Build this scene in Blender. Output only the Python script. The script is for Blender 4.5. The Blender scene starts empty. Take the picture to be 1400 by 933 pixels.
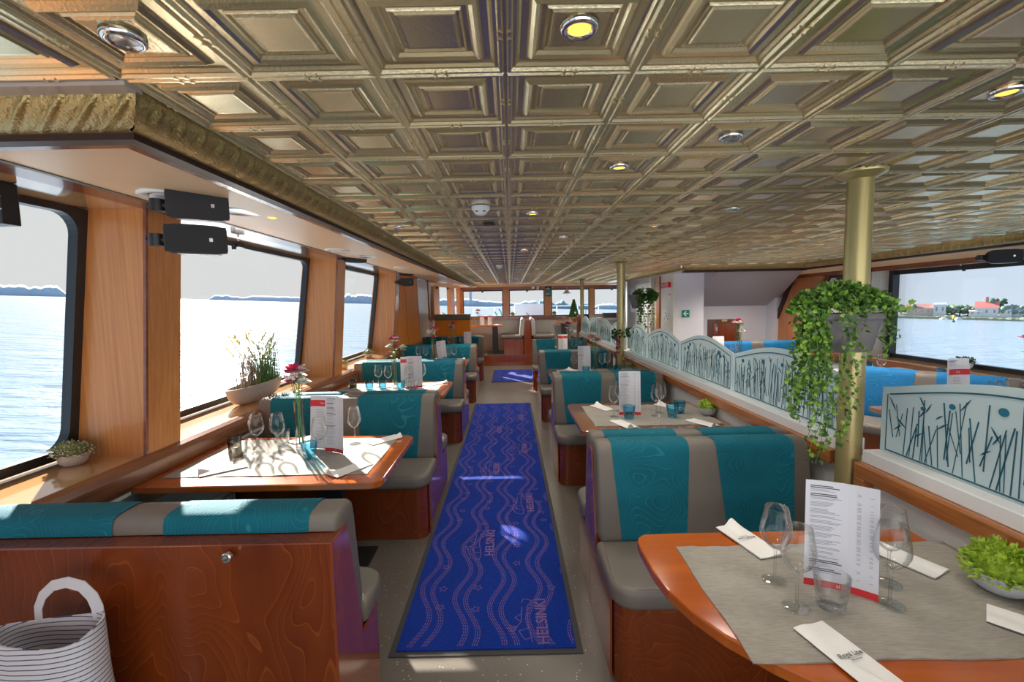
import bpy, bmesh, math, random
from mathutils import Vector, Matrix, Euler
PI = math.pi
rnd = random.Random(7)
scene = bpy.context.scene
C = scene.collection

# ------------------------------------------------------------------ camera, sky, sun, exposure
F_PX, PITCH, YAW, ROLL = 611.0, .084, .003, -.019
cam_data = bpy.data.cameras.new('camera')
cam_data.sensor_fit = 'HORIZONTAL'; cam_data.sensor_width = 36.0
cam_data.lens = F_PX / 1400 * 36.0
cam_data.clip_start = .02; cam_data.clip_end = 60000
camera = bpy.data.objects.new('camera', cam_data); C.objects.link(camera)
_f = Vector((math.sin(YAW) * math.cos(PITCH), math.cos(YAW) * math.cos(PITCH), -math.sin(PITCH)))
_r0 = Vector((math.cos(YAW), -math.sin(YAW), 0)); _u0 = _r0.cross(_f)
_r = _r0 * math.cos(ROLL) + _u0 * math.sin(ROLL); _u = _u0 * math.cos(ROLL) - _r0 * math.sin(ROLL)
camera.matrix_world = Matrix(((_r.x, _u.x, -_f.x, 0), (_r.y, _u.y, -_f.y, 0), (_r.z, _u.z, -_f.z, 1.65), (0, 0, 0, 1)))
scene.camera = camera

scene.view_settings.view_transform = 'Standard'
scene.view_settings.look = 'None'
scene.view_settings.gamma = 1
scene.view_settings.use_curve_mapping = False
scene.view_settings.exposure = 0.45
scene.cycles.use_denoising = True
scene.cycles.max_bounces = 10
scene.cycles.diffuse_bounces = 6
scene.cycles.glossy_bounces = 4
scene.cycles.transparent_max_bounces = 24
scene.cycles.sample_clamp_indirect = 6
scene.cycles.caustics_reflective = False
scene.cycles.caustics_refractive = False

SUN_DIR = Vector((1.12, -1.62, -1.0)).normalized()      # the way the light travels
world = bpy.data.worlds.new('sky'); scene.world = world; world.use_nodes = True
wn = world.node_tree; wn.nodes.clear()
def wnode(t, **k):
    n = wn.nodes.new(t)
    for a, b in k.items(): setattr(n, a, b)
    return n
w_geo = wnode('ShaderNodeTexCoord'); w_sep = wnode('ShaderNodeSeparateXYZ'); wn.links.new(w_geo.outputs['Generated'], w_sep.inputs[0])
w_el = wnode('ShaderNodeMapRange'); w_el.inputs['From Min'].default_value = -.02; w_el.inputs['From Max'].default_value = .75
wn.links.new(w_sep.outputs['Z'], w_el.inputs['Value'])
w_ramp = wnode('ShaderNodeValToRGB')
w_ramp.color_ramp.elements[0].color = (.66, .76, .88, 1); w_ramp.color_ramp.elements[1].color = (.32, .50, .82, 1)
e = w_ramp.color_ramp.elements.new(.35); e.color = (.50, .65, .88, 1)
wn.links.new(w_el.outputs[0], w_ramp.inputs[0])
w_dot = wnode('ShaderNodeVectorMath', operation='DOT_PRODUCT'); w_dot.inputs[1].default_value = tuple(-SUN_DIR)
wn.links.new(w_geo.outputs['Generated'], w_dot.inputs[0])
w_sun = wnode('ShaderNodeMapRange'); w_sun.interpolation_type = 'SMOOTHSTEP'
w_sun.inputs['From Min'].default_value = .10; w_sun.inputs['From Max'].default_value = .85
wn.links.new(w_dot.outputs['Value'], w_sun.inputs['Value'])
w_noise = wnode('ShaderNodeTexNoise'); w_noise.inputs['Scale'].default_value = 3.2; w_noise.inputs['Detail'].default_value = 6
w_map = wnode('ShaderNodeMapping'); w_map.inputs['Scale'].default_value = (1, 1, 5)
wn.links.new(w_geo.outputs['Generated'], w_map.inputs[0]); wn.links.new(w_map.outputs[0], w_noise.inputs['Vector'])
w_cl = wnode('ShaderNodeMapRange'); w_cl.inputs['From Min'].default_value = .56; w_cl.inputs['From Max'].default_value = .74; w_cl.inputs['To Max'].default_value = .5
wn.links.new(w_noise.outputs[0], w_cl.inputs['Value'])
w_m1 = wnode('ShaderNodeMix', data_type='RGBA'); w_m1.inputs[7].default_value = (.84, .88, .93, 1)
wn.links.new(w_cl.outputs[0], w_m1.inputs[0]); wn.links.new(w_ramp.outputs[0], w_m1.inputs[6])
w_m2 = wnode('ShaderNodeMix', data_type='RGBA'); w_m2.inputs[7].default_value = (.71, .71, .71, 1)
wn.links.new(w_sun.outputs[0], w_m2.inputs[0]); wn.links.new(w_m1.outputs[2], w_m2.inputs[6])
w_bg = wnode('ShaderNodeBackground'); w_bg.inputs['Strength'].default_value = .76
w_out = wnode('ShaderNodeOutputWorld')
wn.links.new(w_m2.outputs[2], w_bg.inputs['Color']); wn.links.new(w_bg.outputs[0], w_out.inputs[0])

sd = bpy.data.lights.new('sun', 'SUN'); sd.energy = 14; sd.angle = .012; sd.color = (1, .95, .86)
sun = bpy.data.objects.new('sun', sd); C.objects.link(sun)
sun.rotation_euler = SUN_DIR.to_track_quat('-Z', 'Y').to_euler(); sun.location = (-12, 20, 12)

ad = bpy.data.lights.new('stern_fill', 'AREA'); ad.shape = 'RECTANGLE'; ad.size = 7.0; ad.size_y = 2.0; ad.energy = 70; ad.color = (1, .98, .96)  # added fill light behind the camera, stands in for daylight at the stern
stern = bpy.data.objects.new('stern_fill', ad); C.objects.link(stern); stern.location = (1.5, -2.8, 1.15); stern.rotation_euler = (PI / 2, 0, 0)

# ------------------------------------------------------------------ helpers
class MB:
    """collects faces; build() links them as ONE mesh object"""
    def __init__(s): s.v = []; s.f = []; s.m = []; s.mat = 0
    def add(s, vs, fs):
        b = len(s.v); s.v += [tuple(x) for x in vs]
        for f in fs: s.f.append([b + i for i in f]); s.m.append(s.mat)
        return s
    def box(s, x0, x1, y0, y1, z0, z1):
        return s.add([(x, y, z) for z in (z0, z1) for y in (y0, y1) for x in (x0, x1)],
              [(0, 2, 3, 1), (4, 5, 7, 6), (0, 1, 5, 4), (2, 6, 7, 3), (0, 4, 6, 2), (1, 3, 7, 5)])
    def obox(s, c, sx, sy, sz, rot=(0, 0, 0)):
        M = Matrix.Translation(c) @ Euler(rot).to_matrix().to_4x4()
        vs = [M @ Vector((x * sx / 2, y * sy / 2, z * sz / 2)) for z in (-1, 1) for y in (-1, 1) for x in (-1, 1)]
        return s.add(vs, [(0, 2, 3, 1), (4, 5, 7, 6), (0, 1, 5, 4), (2, 6, 7, 3), (0, 4, 6, 2), (1, 3, 7, 5)])
    def quad(s, a, b, c, d): return s.add([a, b, c, d], [(0, 1, 2, 3)])
    def prism(s, poly, z0, z1):
        n = len(poly)
        return s.add([(x, y, z0) for x, y in poly] + [(x, y, z1) for x, y in poly],
              [tuple(range(n))[::-1], tuple(range(n, 2 * n))] + [(i, (i + 1) % n, n + (i + 1) % n, n + i) for i in range(n)])
    def xprism(s, poly, x0, x1):           # polygon of (y,z) swept along x
        n = len(poly)
        return s.add([(x0, y, z) for y, z in poly] + [(x1, y, z) for y, z in poly],
              [tuple(range(n)), tuple(range(n, 2 * n))[::-1]] + [(i, n + i, n + (i + 1) % n, (i + 1) % n) for i in range(n)])
    def yprism(s, poly, y0, y1):           # polygon of (x,z) swept along y
        n = len(poly)
        return s.add([(x, y0, z) for x, z in poly] + [(x, y1, z) for x, z in poly],
              [tuple(range(n)), tuple(range(n, 2 * n))[::-1]] + [(i, n + i, n + (i + 1) % n, (i + 1) % n) for i in range(n)])
    def rings(s, rings, cap0=False, cap1=False):
        n = len(rings[0]); b = []
        fs = []
        for r in rings: b += list(r)
        for k in range(len(rings) - 1):
            for i in range(n):
                j = (i + 1) % n
                fs.append((k * n + i, k * n + j, (k + 1) * n + j, (k + 1) * n + i))
        if cap0: fs.append(tuple(range(n))[::-1])
        if cap1: fs.append(tuple(range((len(rings) - 1) * n, len(rings) * n)))
        return s.add(b, fs)
    def lathe(s, prof, n=20, c=(0, 0, 0), cap0=False, cap1=False, fn=None):
        R_ = []
        for r, z in prof:
            ring = []
            for i in range(n):
                a = 2 * PI * i / n; rr = r * (fn(a, z) if fn else 1)
                ring.append((c[0] + rr * math.cos(a), c[1] + rr * math.sin(a), c[2] + z))
            R_.append(ring)
        return s.rings(R_, cap0, cap1)
    def tube(s, pts, r, n=6, caps=True):
        pts = [Vector(p) for p in pts]; R_ = []
        for i, p in enumerate(pts):
            t = (pts[min(i + 1, len(pts) - 1)] - pts[max(i - 1, 0)]).normalized()
            a = t.cross(Vector((0, 0, 1)) if abs(t.z) < .9 else Vector((1, 0, 0))).normalized(); b = t.cross(a)
            rr = r[i] if isinstance(r, (list, tuple)) else r
            R_.append([p + a * rr * math.cos(2 * PI * k / n) + b * rr * math.sin(2 * PI * k / n) for k in range(n)])
        return s.rings(R_, caps, caps)
    def cushion(s, x0, x1, y0, y1, z0, z1, rc, rb=.02, crown=0.0):
        """rounded plan (per corner radii rc = x0y0, x1y0, x1y1, x0y1) with soft edges"""
        def ring(ins, z):
            out = []
            for (cx, cy, r, a0) in ((x0, y0, rc[0], PI), (x1, y0, rc[1], 1.5 * PI), (x1, y1, rc[2], 0), (x0, y1, rc[3], .5 * PI)):
                r = max(r, rb * 1.05); ox = cx + (r if cx == x0 else -r); oy = cy + (r if cy == y0 else -r)
                for k in range(7):
                    a = a0 + k * PI / 12; out.append((ox + (r - ins) * math.cos(a), oy + (r - ins) * math.sin(a), z))
            return out
        R_ = []
        for k in range(4):
            a = k * PI / 6; R_.append(ring(rb * (1 - math.sin(a)), z0 + rb * (1 - math.cos(a))))
        for k in range(4):
            a = k * PI / 6; R_.append(ring(rb * (1 - math.cos(a)), z1 - rb * (1 - math.sin(a))))
        s.rings(R_, True, False)
        top = ring(rb, z1)
        cxm, cym = (x0 + x1) / 2, (y0 + y1) / 2
        n = len(top); inner = [(cxm + (p[0] - cxm) * .8, cym + (p[1] - cym) * .75, z1 + crown) for p in top]
        s.rings([top, inner], False, True)
        return s
    def ico(s, c, r, sub=1, sq=(1, 1, 1)):
        bm = bmesh.new(); bmesh.ops.create_icosphere(bm, subdivisions=sub, radius=1)
        vs = [(c[0] + v.co.x * r * sq[0], c[1] + v.co.y * r * sq[1], c[2] + v.co.z * r * sq[2]) for v in bm.verts]
        fs = [[v.index for v in f.verts] for f in bm.faces]; bm.free(); return s.add(vs, fs)
    def mesh(s, name):
        me = bpy.data.meshes.new(name); me.from_pydata(s.v, [], s.f); me.update(); return me
    def build(s, name, mats, parent=None, smooth=False, off=None, bevel=0, kind=None, normals=False):
        me = s.mesh(name)
        mats = mats if isinstance(mats, (list, tuple)) else [mats]
        for m in mats: me.materials.append(m)
        if len(mats) > 1: me.polygons.foreach_set('material_index', s.m)
        if off is None and parent is not None and not parent.get('_local'): off = parent_world(parent)
        if off is not None:
            me.transform(Matrix.Translation(-Vector(off)))
        if smooth:
            me.polygons.foreach_set('use_smooth', [True] * len(me.polygons))
            if smooth != 'all': me.set_sharp_from_angle(angle=math.radians(smooth if smooth is not True else 40))
        o = bpy.data.objects.new(name, me); C.objects.link(o)
        if normals:
            bm = bmesh.new(); bm.from_mesh(me); bmesh.ops.recalc_face_normals(bm, faces=bm.faces); bm.to_mesh(me); bm.free()
        if parent is not None: o.parent = parent
        if bevel:
            b = o.modifiers.new('bevel', 'BEVEL'); b.width = bevel; b.segments = 2; b.limit_method = 'ANGLE'; b.angle_limit = .7
        if kind: o['kind'] = kind
        return o
def parent_world(p):
    v = Vector((0, 0, 0))
    while p is not None: v += Vector(p.location); p = p.parent
    return v
def thing(name, label, cat, loc=(0, 0, 0), group=None, rotz=0, local=False):
    o = bpy.data.objects.new(name, None); C.objects.link(o); o.empty_display_size = .05
    o.location = loc; o.rotation_euler = (0, 0, rotz); o['label'] = label; o['category'] = cat
    if group: o['group'] = group
    if local: o['_local'] = 1
    return o
def tag(o, label, cat, group=None, kind=None):
    o['label'] = label; o['category'] = cat
    if group: o['group'] = group
    if kind: o['kind'] = kind
    return o
def struct(o, label=None):
    o['kind'] = 'structure'
    if label: o['label'] = label
    return o
def dup(root, loc=None, rotz=None, label=None, group=None):
    def cp(o, par):
        c = o.copy(); C.objects.link(c); c.parent = par
        for ch in kids.get(o.name, []): cp(ch, c)
        return c
    kids = {}
    for o in C.objects:
        if o.parent: kids.setdefault(o.parent.name, []).append(o)
    r = cp(root, None)
    if loc is not None: r.location = loc
    if rotz is not None: r.rotation_euler = (0, 0, rotz)
    if label: r['label'] = label
    if group: r['group'] = group
    return r
def proto_children_cache(root):
    out = {}
    def rec(o):
        out[o.name] = [c for c in C.objects if c.parent is o]
        for c in out[o.name]: rec(c)
    rec(root); return out
def dup_fast(cache, root, loc, rotz, label, group=None):
    def cp(o, par):
        c = o.copy(); C.objects.link(c); c.parent = par
        for ch in cache[o.name]: cp(ch, c)
        return c
    r = cp(root, None); r.location = loc; r.rotation_euler = (0, 0, rotz); r['label'] = label
    if group: r['group'] = group
    return r
class Maker:
    """first call hands out the prototype, later calls copies of it"""
    def __init__(s, make): s.make = make; s.root = None
    def __call__(s, loc, rotz, label, group=None):
        if s.root is None:
            s.root = s.make(); s.cache = proto_children_cache(s.root)
            s.root.location = loc; s.root.rotation_euler = (0, 0, rotz); s.root['label'] = label
            if group: s.root['group'] = group
            return s.root
        return dup_fast(s.cache, s.root, loc, rotz, label, group)
def text_mesh(txt, size, M, mat, name, parent, depth=.0004, sx=1.0, off=None, bold=0.0):
    cu = bpy.data.curves.new('lettering', 'FONT'); cu.body = txt; cu.size = size; cu.align_x = 'CENTER'; cu.align_y = 'CENTER'
    cu.resolution_u = 2; cu.offset = bold
    ob = bpy.data.objects.new('lettering', cu); C.objects.link(ob)
    dg = bpy.context.evaluated_depsgraph_get(); me = bpy.data.meshes.new_from_object(ob.evaluated_get(dg))
    bpy.data.objects.remove(ob); bpy.data.curves.remove(cu)
    me.transform(M @ Matrix.Diagonal((sx, 1, 1, 1)))
    if off is None and parent is not None and not parent.get('_local'): off = parent_world(parent)
    if off is not None: me.transform(Matrix.Translation(-Vector(off)))
    me.materials.clear(); me.materials.append(mat)
    o = bpy.data.objects.new(name, me); C.objects.link(o)
    if parent is not None: o.parent = parent
    return o

# ------------------------------------------------------------------ materials
def new_mat(name):
    m = bpy.data.materials.new(name); m.use_nodes = True; nt = m.node_tree
    return m, nt, nt.nodes['Principled BSDF']
def N(nt, t, **k):
    n = nt.nodes.new(t)
    for a, b in k.items(): setattr(n, a, b)
    return n
def flat(name, col, rough=.5, metal=0, spec=.5, coat=0, bump=0, bscale=60, var=0, sheen=0):
    m, nt, p = new_mat(name)
    p.inputs['Base Color'].default_value = (*col, 1); p.inputs['Roughness'].default_value = rough
    p.inputs['Metallic'].default_value = metal; p.inputs['Specular IOR Level'].default_value = spec
    p.inputs['Coat Weight'].default_value = coat; p.inputs['Coat Roughness'].default_value = .06
    if sheen: p.inputs['Sheen Weight'].default_value = sheen
    if bump or var:
        tc = N(nt, 'ShaderNodeTexCoord'); no = N(nt, 'ShaderNodeTexNoise'); no.inputs['Scale'].default_value = bscale; no.inputs['Detail'].default_value = 4
        nt.links.new(tc.outputs['Object'], no.inputs['Vector'])
        if bump:
            b = N(nt, 'ShaderNodeBump'); b.inputs['Strength'].default_value = bump; b.inputs['Distance'].default_value = .01
            nt.links.new(no.outputs[0], b.inputs['Height']); nt.links.new(b.outputs[0], p.inputs['Normal'])
        if var:
            mx = N(nt, 'ShaderNodeMix', data_type='RGBA'); mx.inputs[6].default_value = (*[c * (1 - var) for c in col], 1); mx.inputs[7].default_value = (*[min(1, c * (1 + var)) for c in col], 1)
            nt.links.new(no.outputs[0], mx.inputs[0]); nt.links.new(mx.outputs[2], p.inputs['Base Color'])
    return m
def wood(name, c1, c2, scale=(30, 30, 1.5), rough=.35, coat=.3, lines=0, lc=None, spec=.5):
    """straight streaked grain; lines > 0 adds thin contour figure as in rotary-cut veneer"""
    m, nt, p = new_mat(name)
    tc = N(nt, 'ShaderNodeTexCoord'); mp = N(nt, 'ShaderNodeMapping'); mp.inputs['Scale'].default_value = scale
    no = N(nt, 'ShaderNodeTexNoise'); no.inputs['Scale'].default_value = 1; no.inputs['Detail'].default_value = 6; no.inputs['Roughness'].default_value = .6
    nt.links.new(tc.outputs['Object'], mp.inputs[0]); nt.links.new(mp.outputs[0], no.inputs['Vector'])
    rp = N(nt, 'ShaderNodeValToRGB'); rp.color_ramp.elements[0].position = .3; rp.color_ramp.elements[1].position = .7
    rp.color_ramp.elements[0].color = (*c1, 1); rp.color_ramp.elements[1].color = (*c2, 1)
    nt.links.new(no.outputs[0], rp.inputs[0]); out = rp.outputs[0]
    if lines:
        n2 = N(nt, 'ShaderNodeTexNoise'); n2.inputs['Scale'].default_value = lines; n2.inputs['Detail'].default_value = 1.6; n2.inputs['Distortion'].default_value = .5
        mp2 = N(nt, 'ShaderNodeMapping'); mp2.inputs['Scale'].default_value = (1, 1, .5)
        nt.links.new(tc.outputs['Object'], mp2.inputs[0]); nt.links.new(mp2.outputs[0], n2.inputs['Vector'])
        mu = N(nt, 'ShaderNodeMath', operation='MULTIPLY'); mu.inputs[1].default_value = 26; nt.links.new(n2.outputs[0], mu.inputs[0])
        fr = N(nt, 'ShaderNodeMath', operation='FRACT'); nt.links.new(mu.outputs[0], fr.inputs[0])
        r2 = N(nt, 'ShaderNodeValToRGB'); es = r2.color_ramp.elements
        es[0].position = .0; es[0].color = (0, 0, 0, 1); es[1].position = .5; es[1].color = (.15, .15, .15, 1)
        for q, v in ((.90, .2), (.96, 1), (1.0, 0)): z = es.new(q); z.color = (v, v, v, 1)
        nt.links.new(fr.outputs[0], r2.inputs[0])
        mx = N(nt, 'ShaderNodeMix', data_type='RGBA'); mx.inputs[7].default_value = (*lc, 1)
        ms = N(nt, 'ShaderNodeMath', operation='MULTIPLY'); ms.inputs[1].default_value = .55; nt.links.new(r2.outputs[0], ms.inputs[0])
        nt.links.new(ms.outputs[0], mx.inputs[0]); nt.links.new(out, mx.inputs[6]); out = mx.outputs[2]
    nt.links.new(out, p.inputs['Base Color'])
    p.inputs['Roughness'].default_value = rough; p.inputs['Coat Weight'].default_value = coat; p.inputs['Coat Roughness'].default_value = .08
    p.inputs['Specular IOR Level'].default_value = spec
    return m
def glass(name, tint=(1, 1, 1), edge=None, refl=1.0, rough=0.0, cap=.55):
    """thin clear glass: passes straight through, mirrors at grazing angles"""
    m = bpy.data.materials.new(name); m.use_nodes = True; nt = m.node_tree; nt.nodes.clear()
    o = N(nt, 'ShaderNodeOutputMaterial'); t = N(nt, 'ShaderNodeBsdfTransparent'); g = N(nt, 'ShaderNodeBsdfGlossy'); g.inputs['Roughness'].default_value = rough
    lw = N(nt, 'ShaderNodeLayerWeight'); lw.inputs['Blend'].default_value = .25
    mx = N(nt, 'ShaderNodeMixShader'); mu = N(nt, 'ShaderNodeMath', operation='MULTIPLY'); mu.inputs[1].default_value = refl
    mn = N(nt, 'ShaderNodeMath', operation='MINIMUM'); mn.inputs[1].default_value = cap
    nt.links.new(lw.outputs['Fresnel'], mu.inputs[0]); nt.links.new(mu.outputs[0], mn.inputs[0]); nt.links.new(mn.outputs[0], mx.inputs[0])
    if edge:
        mc = N(nt, 'ShaderNodeMix', data_type='RGBA'); mc.inputs[6].default_value = (*tint, 1); mc.inputs[7].default_value = (*edge, 1)
        nt.links.new(lw.outputs['Facing'], mc.inputs[0]); nt.links.new(mc.outputs[2], t.inputs['Color'])
    else: t.inputs['Color'].default_value = (*tint, 1)
    nt.links.new(t.outputs[0], mx.inputs[1]); nt.links.new(g.outputs[0], mx.inputs[2]); nt.links.new(mx.outputs[0], o.inputs[0])
    return m
def emit(name, col, s):
    m = bpy.data.materials.new(name); m.use_nodes = True; nt = m.node_tree; nt.nodes.clear()
    o = N(nt, 'ShaderNodeOutputMaterial'); e = N(nt, 'ShaderNodeEmission'); e.inputs[0].default_value = (*col, 1); e.inputs[1].default_value = s
    nt.links.new(e.outputs[0], o.inputs[0]); return m

M = {}
M['ceiling'] = flat('champagne_pressed_metal', (.76, .66, .42), rough=.26, metal=.88, bump=.07, bscale=160)
M['cove'] = flat('gilded_cornice', (.46, .34, .14), rough=.34, metal=.75, bump=.5, bscale=110)
M['brass_pole'] = flat('gold_painted_post', (.48, .39, .17), rough=.33, metal=.55, bump=.04, bscale=30)
M['soffit'] = flat('peach_laminate', (.95, .68, .42), rough=.42, coat=0, var=.06, bscale=3)
M['pinkstrip'] = flat('pale_pink_strip', (.52, .42, .38), rough=.15, coat=.5)
M['darktrim'] = flat('dark_brown_trim', (.035, .014, .010), rough=.5)
M['redtrim'] = wood('red_brown_trim', (.20, .055, .022), (.30, .09, .035), (20, 2, 20), rough=.25, coat=.5)
M['greyline'] = flat('grey_seal', (.16, .17, .15), rough=.4)
M['column'] = wood('honey_mahogany_veneer', (.52, .19, .05), (.70, .31, .095), (60, 60, 1.2), rough=.38, coat=.25)
M['columnedge'] = wood('red_mahogany_veneer', (.42, .14, .045), (.56, .22, .08), (60, 60, 1.2), rough=.38, coat=.25)
M['orangepanel'] = wood('orange_teak_panel', (.82, .24, .006), (.95, .34, .015), (30, 30, .8), rough=.6, coat=0)
M['sillwood'] = wood('varnished_sill', (.55, .29, .12), (.68, .40, .18), (2, .6, 2), rough=.10, coat=.8)
M['rail'] = wood('brown_hardwood_rail', (.17, .065, .028), (.33, .135, .06), (40, 2, 40), rough=.28, coat=.4)
M['rail_orange'] = wood('orange_varnished_rail', (.26, .075, .018), (.50, .19, .05), (30, 2, 30), rough=.2, coat=.5)
M['frame_black'] = flat('black_window_frame', (.018, .02, .024), rough=.35)
M['wall_grey'] = flat('pale_grey_green_panel', (.52, .56, .54), rough=.45, var=.03, bscale=2)
M['wall_white'] = flat('white_panel', (.74, .73, .71), rough=.4, var=.02, bscale=2)
M['wall_lilac'] = flat('pale_lilac_wall', (.74, .74, .80), rough=.5, var=.03, bscale=2)
M['ledge'] = flat('white_ledge', (.80, .81, .80), rough=.25, coat=.3)
M['cream'] = wood('silver_birch_veneer', (.48, .43, .37), (.60, .55, .48), (60, 60, 1.2), rough=.4, coat=.2)
M['bench_wood'] = wood('dark_cherry_veneer', (.115, .017, .003), (.19, .034, .005), (5, 5, .9), rough=.25, coat=.22, lines=2.9, lc=(.36, .09, .014))
M['bench_end'] = wood('cherry_end_panel', (.20, .038, .010), (.30, .065, .016), (26, 26, .8), rough=.16, coat=.5)
M['table'] = wood('orange_cherry_table_top', (.38, .075, .008), (.50, .12, .014), (2.2, 16, 16), rough=.14, coat=.45)
M['table_brown'] = wood('brown_table_top', (.20, .075, .04), (.29, .115, .06), (2.2, 16, 16), rough=.10, coat=.8)
M['walnut'] = wood('walnut_door', (.10, .045, .03), (.17, .08, .052), (30, 30, 1), rough=.35)
M['vinyl'] = flat('warm_grey_vinyl', (.165, .142, .118), rough=.42, bump=.25, bscale=420, var=.10)
M['black'] = flat('black_plastic', (.018, .019, .022), rough=.38)
M['black_metal'] = flat('black_powder_coat', (.015, .017, .02), rough=.3)
M['chrome'] = flat('chrome', (.75, .75, .76), rough=.12, metal=1)
M['steel'] = flat('brushed_steel', (.62, .62, .62), rough=.28, metal=.9)
M['white'] = flat('white_paint', (.82, .82, .80), rough=.4)
M['napkin'] = flat('white_paper_napkin', (.84, .83, .80), rough=.8, bump=.15, bscale=60)
M['paper'] = flat('menu_paper', (.73, .72, .76), rough=.35, coat=.2)
M['print'] = flat('dark_grey_ink', (.10, .10, .11), rough=.7)
M['print_soft'] = flat('soft_grey_ink', (.36, .36, .39), rough=.7)
M['red'] = flat('red_ink', (.68, .02, .025), rough=.4)
M['whiteink'] = flat('white_ink', (.88, .88, .88), rough=.6)
M['concrete'] = flat('pale_stone_pot', (.50, .45, .41), rough=.85, bump=.4, bscale=45, var=.12)
M['greypot'] = flat('grey_pot', (.50, .51, .52), rough=.7, bump=.2, bscale=45)
M['pot_taupe'] = flat('taupe_plastic_pot', (.17, .15, .15), rough=.45, var=.1, bscale=8)
M['leaf'] = flat('ivy_leaf', (.055, .135, .022), rough=.45, var=.65, bscale=30)
M['leaf_light'] = flat('bright_green_leaf', (.17, .33, .03), rough=.5, var=.5, bscale=40)
M['leaf_lime'] = flat('lime_green_tuft', (.36, .52, .04), rough=.55, var=.5, bscale=60)
M['leaf_olive'] = flat('olive_tuft', (.26, .29, .11), rough=.6, var=.5, bscale=60)
M['leaf_dark'] = flat('dark_rose_leaf', (.03, .11, .03), rough=.4, var=.4)
M['grass'] = flat('grass_blade', (.10, .18, .05), rough=.55, var=.6, bscale=12)
M['straw'] = flat('dry_purple_grass', (.24, .17, .12), rough=.6, var=.4, bscale=20)
M['ear'] = flat('golden_grass_ear', (.50, .42, .10), rough=.7, var=.4, bscale=60)
M['blossom'] = flat('cream_blossom', (.74, .70, .58), rough=.7, var=.1, bscale=60)
M['rose'] = flat('magenta_rose_petal', (.66, .012, .12), rough=.5, sheen=.3, var=.3, bscale=30)
M['rose_dark'] = flat('crimson_petal', (.34, .01, .06), rough=.5, sheen=.3)
M['rose_pink'] = flat('salmon_pink_petal', (.80, .38, .32), rough=.5)
M['petal_white'] = flat('white_petal', (.82, .83, .76), rough=.5)
M['stem'] = flat('green_stem', (.16, .30, .05), rough=.5)
M['sign_green'] = flat('safety_sign_green', (.0, .25, .17), rough=.4)
M['glass_pane'] = glass('window_glass', (.97, .985, .985), refl=.35)
M['glass_clear'] = glass('clear_glassware', (.985, .99, .99), (.80, .83, .86), refl=1.6)
M['glass_foot'] = glass('clear_glass_foot', (.95, .96, .965), (.90, .92, .93), refl=.55, cap=.30)
M['glass_blue'] = glass('blue_glassware', (.62, .88, .96), (.30, .70, .88), refl=1.0)
M['glass_smoke'] = glass('smoked_glassware', (.66, .62, .55), (.45, .41, .35), refl=1.2)
M['glass_etch'] = glass('clear_tinted_glass', (.42, .58, .62), refl=.9)
M['lamp_on'] = emit('lit_bulb', (1, .42, .06), 2.4)
M['wax'] = flat('wax', (.62, .54, .38), rough=.5)
M['bag'] = None

def make_teal(name, base, line):
    m, nt, p = new_mat(name)
    tc = N(nt, 'ShaderNodeTexCoord'); n1 = N(nt, 'ShaderNodeTexNoise'); n1.inputs['Scale'].default_value = 4.2; n1.inputs['Detail'].default_value = .4
    nt.links.new(tc.outputs['Object'], n1.inputs['Vector'])
    mu = N(nt, 'ShaderNodeMath', operation='MULTIPLY'); mu.inputs[1].default_value = 30
    sp = N(nt, 'ShaderNodeSeparateXYZ'); nt.links.new(tc.outputs['Object'], sp.inputs[0])
    ad = N(nt, 'ShaderNodeMath', operation='MULTIPLY_ADD'); ad.inputs[1].default_value = 34
    nt.links.new(n1.outputs[0], mu.inputs[0]); nt.links.new(sp.outputs['X'], ad.inputs[0]); nt.links.new(mu.outputs[0], ad.inputs[2])
    fr = N(nt, 'ShaderNodeMath', operation='FRACT'); nt.links.new(ad.outputs[0], fr.inputs[0])
    rp = N(nt, 'ShaderNodeValToRGB'); es = rp.color_ramp.elements; es[0].color = (0, 0, 0, 1); es[1].color = (0, 0, 0, 1)
    for q, v in ((.40, .0), (.5, 1), (.60, .0)): z = es.new(q); z.color = (v, v, v, 1)
    nt.links.new(fr.outputs[0], rp.inputs[0])
    n2 = N(nt, 'ShaderNodeTexNoise'); n2.inputs['Scale'].default_value = 9; nt.links.new(tc.outputs['Object'], n2.inputs['Vector'])
    mb = N(nt, 'ShaderNodeMix', data_type='RGBA'); mb.inputs[6].default_value = (*[c * .75 for c in base], 1); mb.inputs[7].default_value = (*[c * 1.25 for c in base], 1)
    nt.links.new(n2.outputs[0], mb.inputs[0])
    mx = N(nt, 'ShaderNodeMix', data_type='RGBA'); mx.inputs[7].default_value = (*line, 1)
    nt.links.new(mb.outputs[2], mx.inputs[6]); nt.links.new(rp.outputs[0], mx.inputs[0]); nt.links.new(mx.outputs[2], p.inputs['Base Color'])
    b = N(nt, 'ShaderNodeBump'); b.inputs['Strength'].default_value = .5; b.inputs['Distance'].default_value = .004
    nt.links.new(rp.outputs[0], b.inputs['Height']); nt.links.new(b.outputs[0], p.inputs['Normal'])
    p.inputs['Roughness'].default_value = .75; p.inputs['Specular IOR Level'].default_value = .25
    return m
M['teal'] = make_teal('teal_swirl_fabric', (.002, .125, .175), (.025, .205, .25))
M['blue_fabric'] = make_teal('blue_swirl_fabric', (.012, .165, .40), (.04, .24, .50))

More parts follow.
